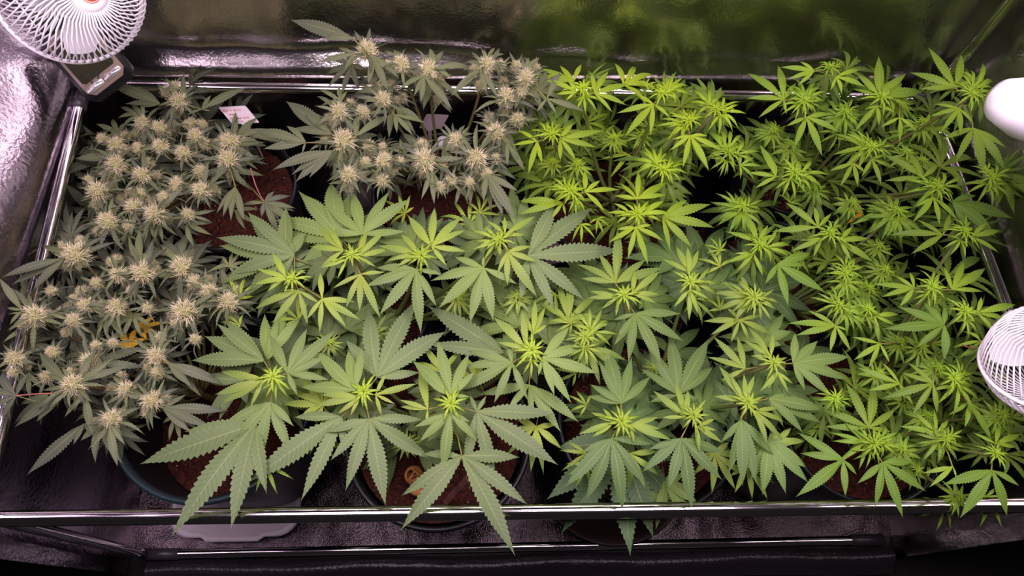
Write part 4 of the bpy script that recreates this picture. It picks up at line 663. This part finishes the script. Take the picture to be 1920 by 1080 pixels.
# thermometer
p = un(163, 108, .52); Mx = camframe(p, .12, -.25, 1, math.radians(37)); t = thing('thermometer', p, 'black digital thermometer with a pale frame, hanging in the back left corner below the fan', 'thermometer'); t.matrix_world = Mx
u = (und(1000, 540, (CAM - p).length * .97) - und(960, 540, (CAM - p).length * .97)).length / 40    # metres per pixel there
W2, H2 = 37 * u, 52 * u
m = MB(); m.box((0, 0, -.006), (W2 + .006, H2 + .006, .007), bev=.008); link('case', m.mesh('case', M_pot), t)
m = MB(); m.box((0, 0, .002), (W2, H2, .0025), bev=.008); link('frame', m.mesh('frame', M_bezel), t)
m = MB(); m.box((0, .004, .0052), (W2 - .0045, H2 - .013, .0012), bev=.003); link('display', m.mesh('display', M_lcd), t)
for s in (-1, 1):
    m = MB(); m.box((s * (W2 * .47), -H2 + .008, .006), (W2 * .43, .0042, .002), bev=.002); link('button', m.mesh('button', M_button), t)
dg = link('writing', text_mesh("79°", .019, M_lcdink, .0001), t, M=Matrix.Translation((-.018, -.030, .0066))); dg['label'] = 'dark digits'
dg = link('writing', text_mesh("38", .013, M_lcdink, .0001), t, M=Matrix.Translation((.010, -.016, .0066)))
# fans
def wire_mesh(R_, h, sweep, side):
    m = MB(); pts = []
    prof = [(.24, h), (.45, h * .98), (.68, h * .90), (.84, h * .72), (.94, h * .45), (.99, h * .2), (1.0, 0)]
    for i, (r, z) in enumerate(prof):
        a = sweep * (max(0, r - .24) / .76) ** 1.6 * side; pts.append((r * R_ * math.cos(a), r * R_ * math.sin(a), z * R_))
    m.tube(pts, .0009, 5); return m.mesh('guard_wire', M_white)
def fan(p, zx, zy, zz, R_, label, logo=True, roll=0, hous=.7, nw=60, hrad=.43):
    t = thing('cage_fan', p, label, 'fan', 'white cage fans'); t.matrix_world = camframe(p, zx, zy, zz, roll)
    wf = wire_mesh(R_, .66, .6, 1); wb = wire_mesh(R_, -.55, .75, -1)
    for k in range(nw):
        link('guard_wire', wf, t, M=Matrix.Rotation(2 * PI * k / nw, 4, 'Z'))
        link('guard_wire', wb, t, M=Matrix.Rotation(2 * PI * k / nw, 4, 'Z'))
    m = MB(); m.tube([(R_ * 1.01 * math.cos(a * PI / 32), R_ * 1.01 * math.sin(a * PI / 32), 0) for a in range(64)], .0022, 8, close=True); link('rim', m.mesh('rim', M_white), t)
    m = MB(); m.lathe([(.0001, 0.695 * R_), (.20 * R_, 0.690 * R_), (.255 * R_, 0.670 * R_), (.27 * R_, 0.630 * R_), (.24 * R_, 0.620 * R_)], 32); hc = link('hub_cap', m.mesh('hub_cap', M_white), t)
    if logo:
        m = MB(); z = .698 * R_
        def ring(r0, r1, a0, a1, ox=0, oy=0, n=24):
            rows = []
            for i in range(n + 1):
                a = a0 + (a1 - a0) * i / n; rows.append([m.vert((ox + r * R_ * math.cos(a), oy + r * R_ * math.sin(a), z + dz)) for r, dz in ((r0, -.001), (r0, .0003), (r1, .0003), (r1, -.001))])
            m.grid(rows)
        ring(.125, .135, 0, 2 * PI); ring(.03, .085, .3, 3.4, .02 * R_, .02 * R_); ring(.05, .11, 3.6, 5.2)
        link('logo', m.mesh('logo', M_orange), hc)['label'] = 'orange round emblem'
    for k in range(3):
        m = MB(); rows = []
        for i in range(9):
            r = (.2 + .68 * i / 8) * R_; wv = .30 + .42 * math.sin(PI * (i + 1) / 10.)
            rows.append([m.vert((r * math.cos(j * wv), r * math.sin(j * wv), .02 - .05 * R_ / .08 * j * .25 - .0)) for j in (-.5, -.25, 0, .25, .5, .75)])
        m.grid(rows); ob = link('blade', m.mesh('blade', M_white), t, M=Matrix.Translation((0, 0, -.012)) @ Matrix.Rotation(2 * PI * k / 3, 4, 'Z'))
    m = MB(); m.lathe([(.0001, .1 * R_), (.18 * R_, .08 * R_), (.2 * R_, -.2 * R_), (.19 * R_, -.5 * R_)], 24); link('blade_hub', m.mesh('blade_hub', M_white), t)
    m = MB(); h = hous
    q = hrad
    m.lathe([(.20 * R_, -.54 * R_), (q * .93 * R_, -.56 * R_), (q * R_, -.62 * R_), (q * R_, -(.60 + h * .38) * R_), (q * .985 * R_, -(.605 + h * .385) * R_), (q * .985 * R_, -(.615 + h * .40) * R_), (q * R_, -(.62 + h * .405) * R_), (q * .9 * R_, -(.6 + h * .72) * R_), (q * .63 * R_, -(.6 + h * .93) * R_), (q * .28 * R_, -(.6 + h) * R_), (.0001, -(.6 + h * 1.01) * R_)], 36)
    link('motor_housing', m.mesh('motor_housing', M_white), t)
    return t
f1 = fan(und(130, -20, .70), .76, -.31, .56, .069, 'white cage fan at the top left above the thermometer', roll=.3)
f2 = fan(und(1990, 682, .70), -.30, .78, .55, .0675, 'white cage fan at the right edge over the lower right plant', roll=.5)
f3 = fan(und(2146, 262, .62), .93, -.12, -.30, .080, 'white rounded motor housing of a fan at the upper right edge', logo=False, hous=1.62, hrad=.35)
# each fan's arm runs from its motor to a clip on the nearest pole
def arm(t, R_, h, target):
    Mi = t.matrix_world.inverted(); a = Vector((0, 0, -(.6 + h * .5) * R_)); b_ = Mi @ Vector(target); m = MB()
    mid = (a + b_) / 2 + Vector((0, 0, -.015)); m.tube([a * (1 - k / 8) ** 2 + mid * 2 * (k / 8) * (1 - k / 8) + b_ * (k / 8) ** 2 for k in range(9)], .006, 10)
    link('arm', m.mesh('arm', M_white), t); m = MB(); m.box((0, 0, 0), (.014, .012, .016), bev=.004); link('clip', m.mesh('clip', M_white), t, M=Mi @ Matrix.Translation(Vector(target)))
arm(f1, .069, .7, (cBL.x - .012, cBL.y - .002, .86))
arm(f2, .0675, .7, cBR + (cFR - cBR) * .62)
arm(f3, .080, 1.62, (cBR.x + .010, cBR.y - .002, .86))
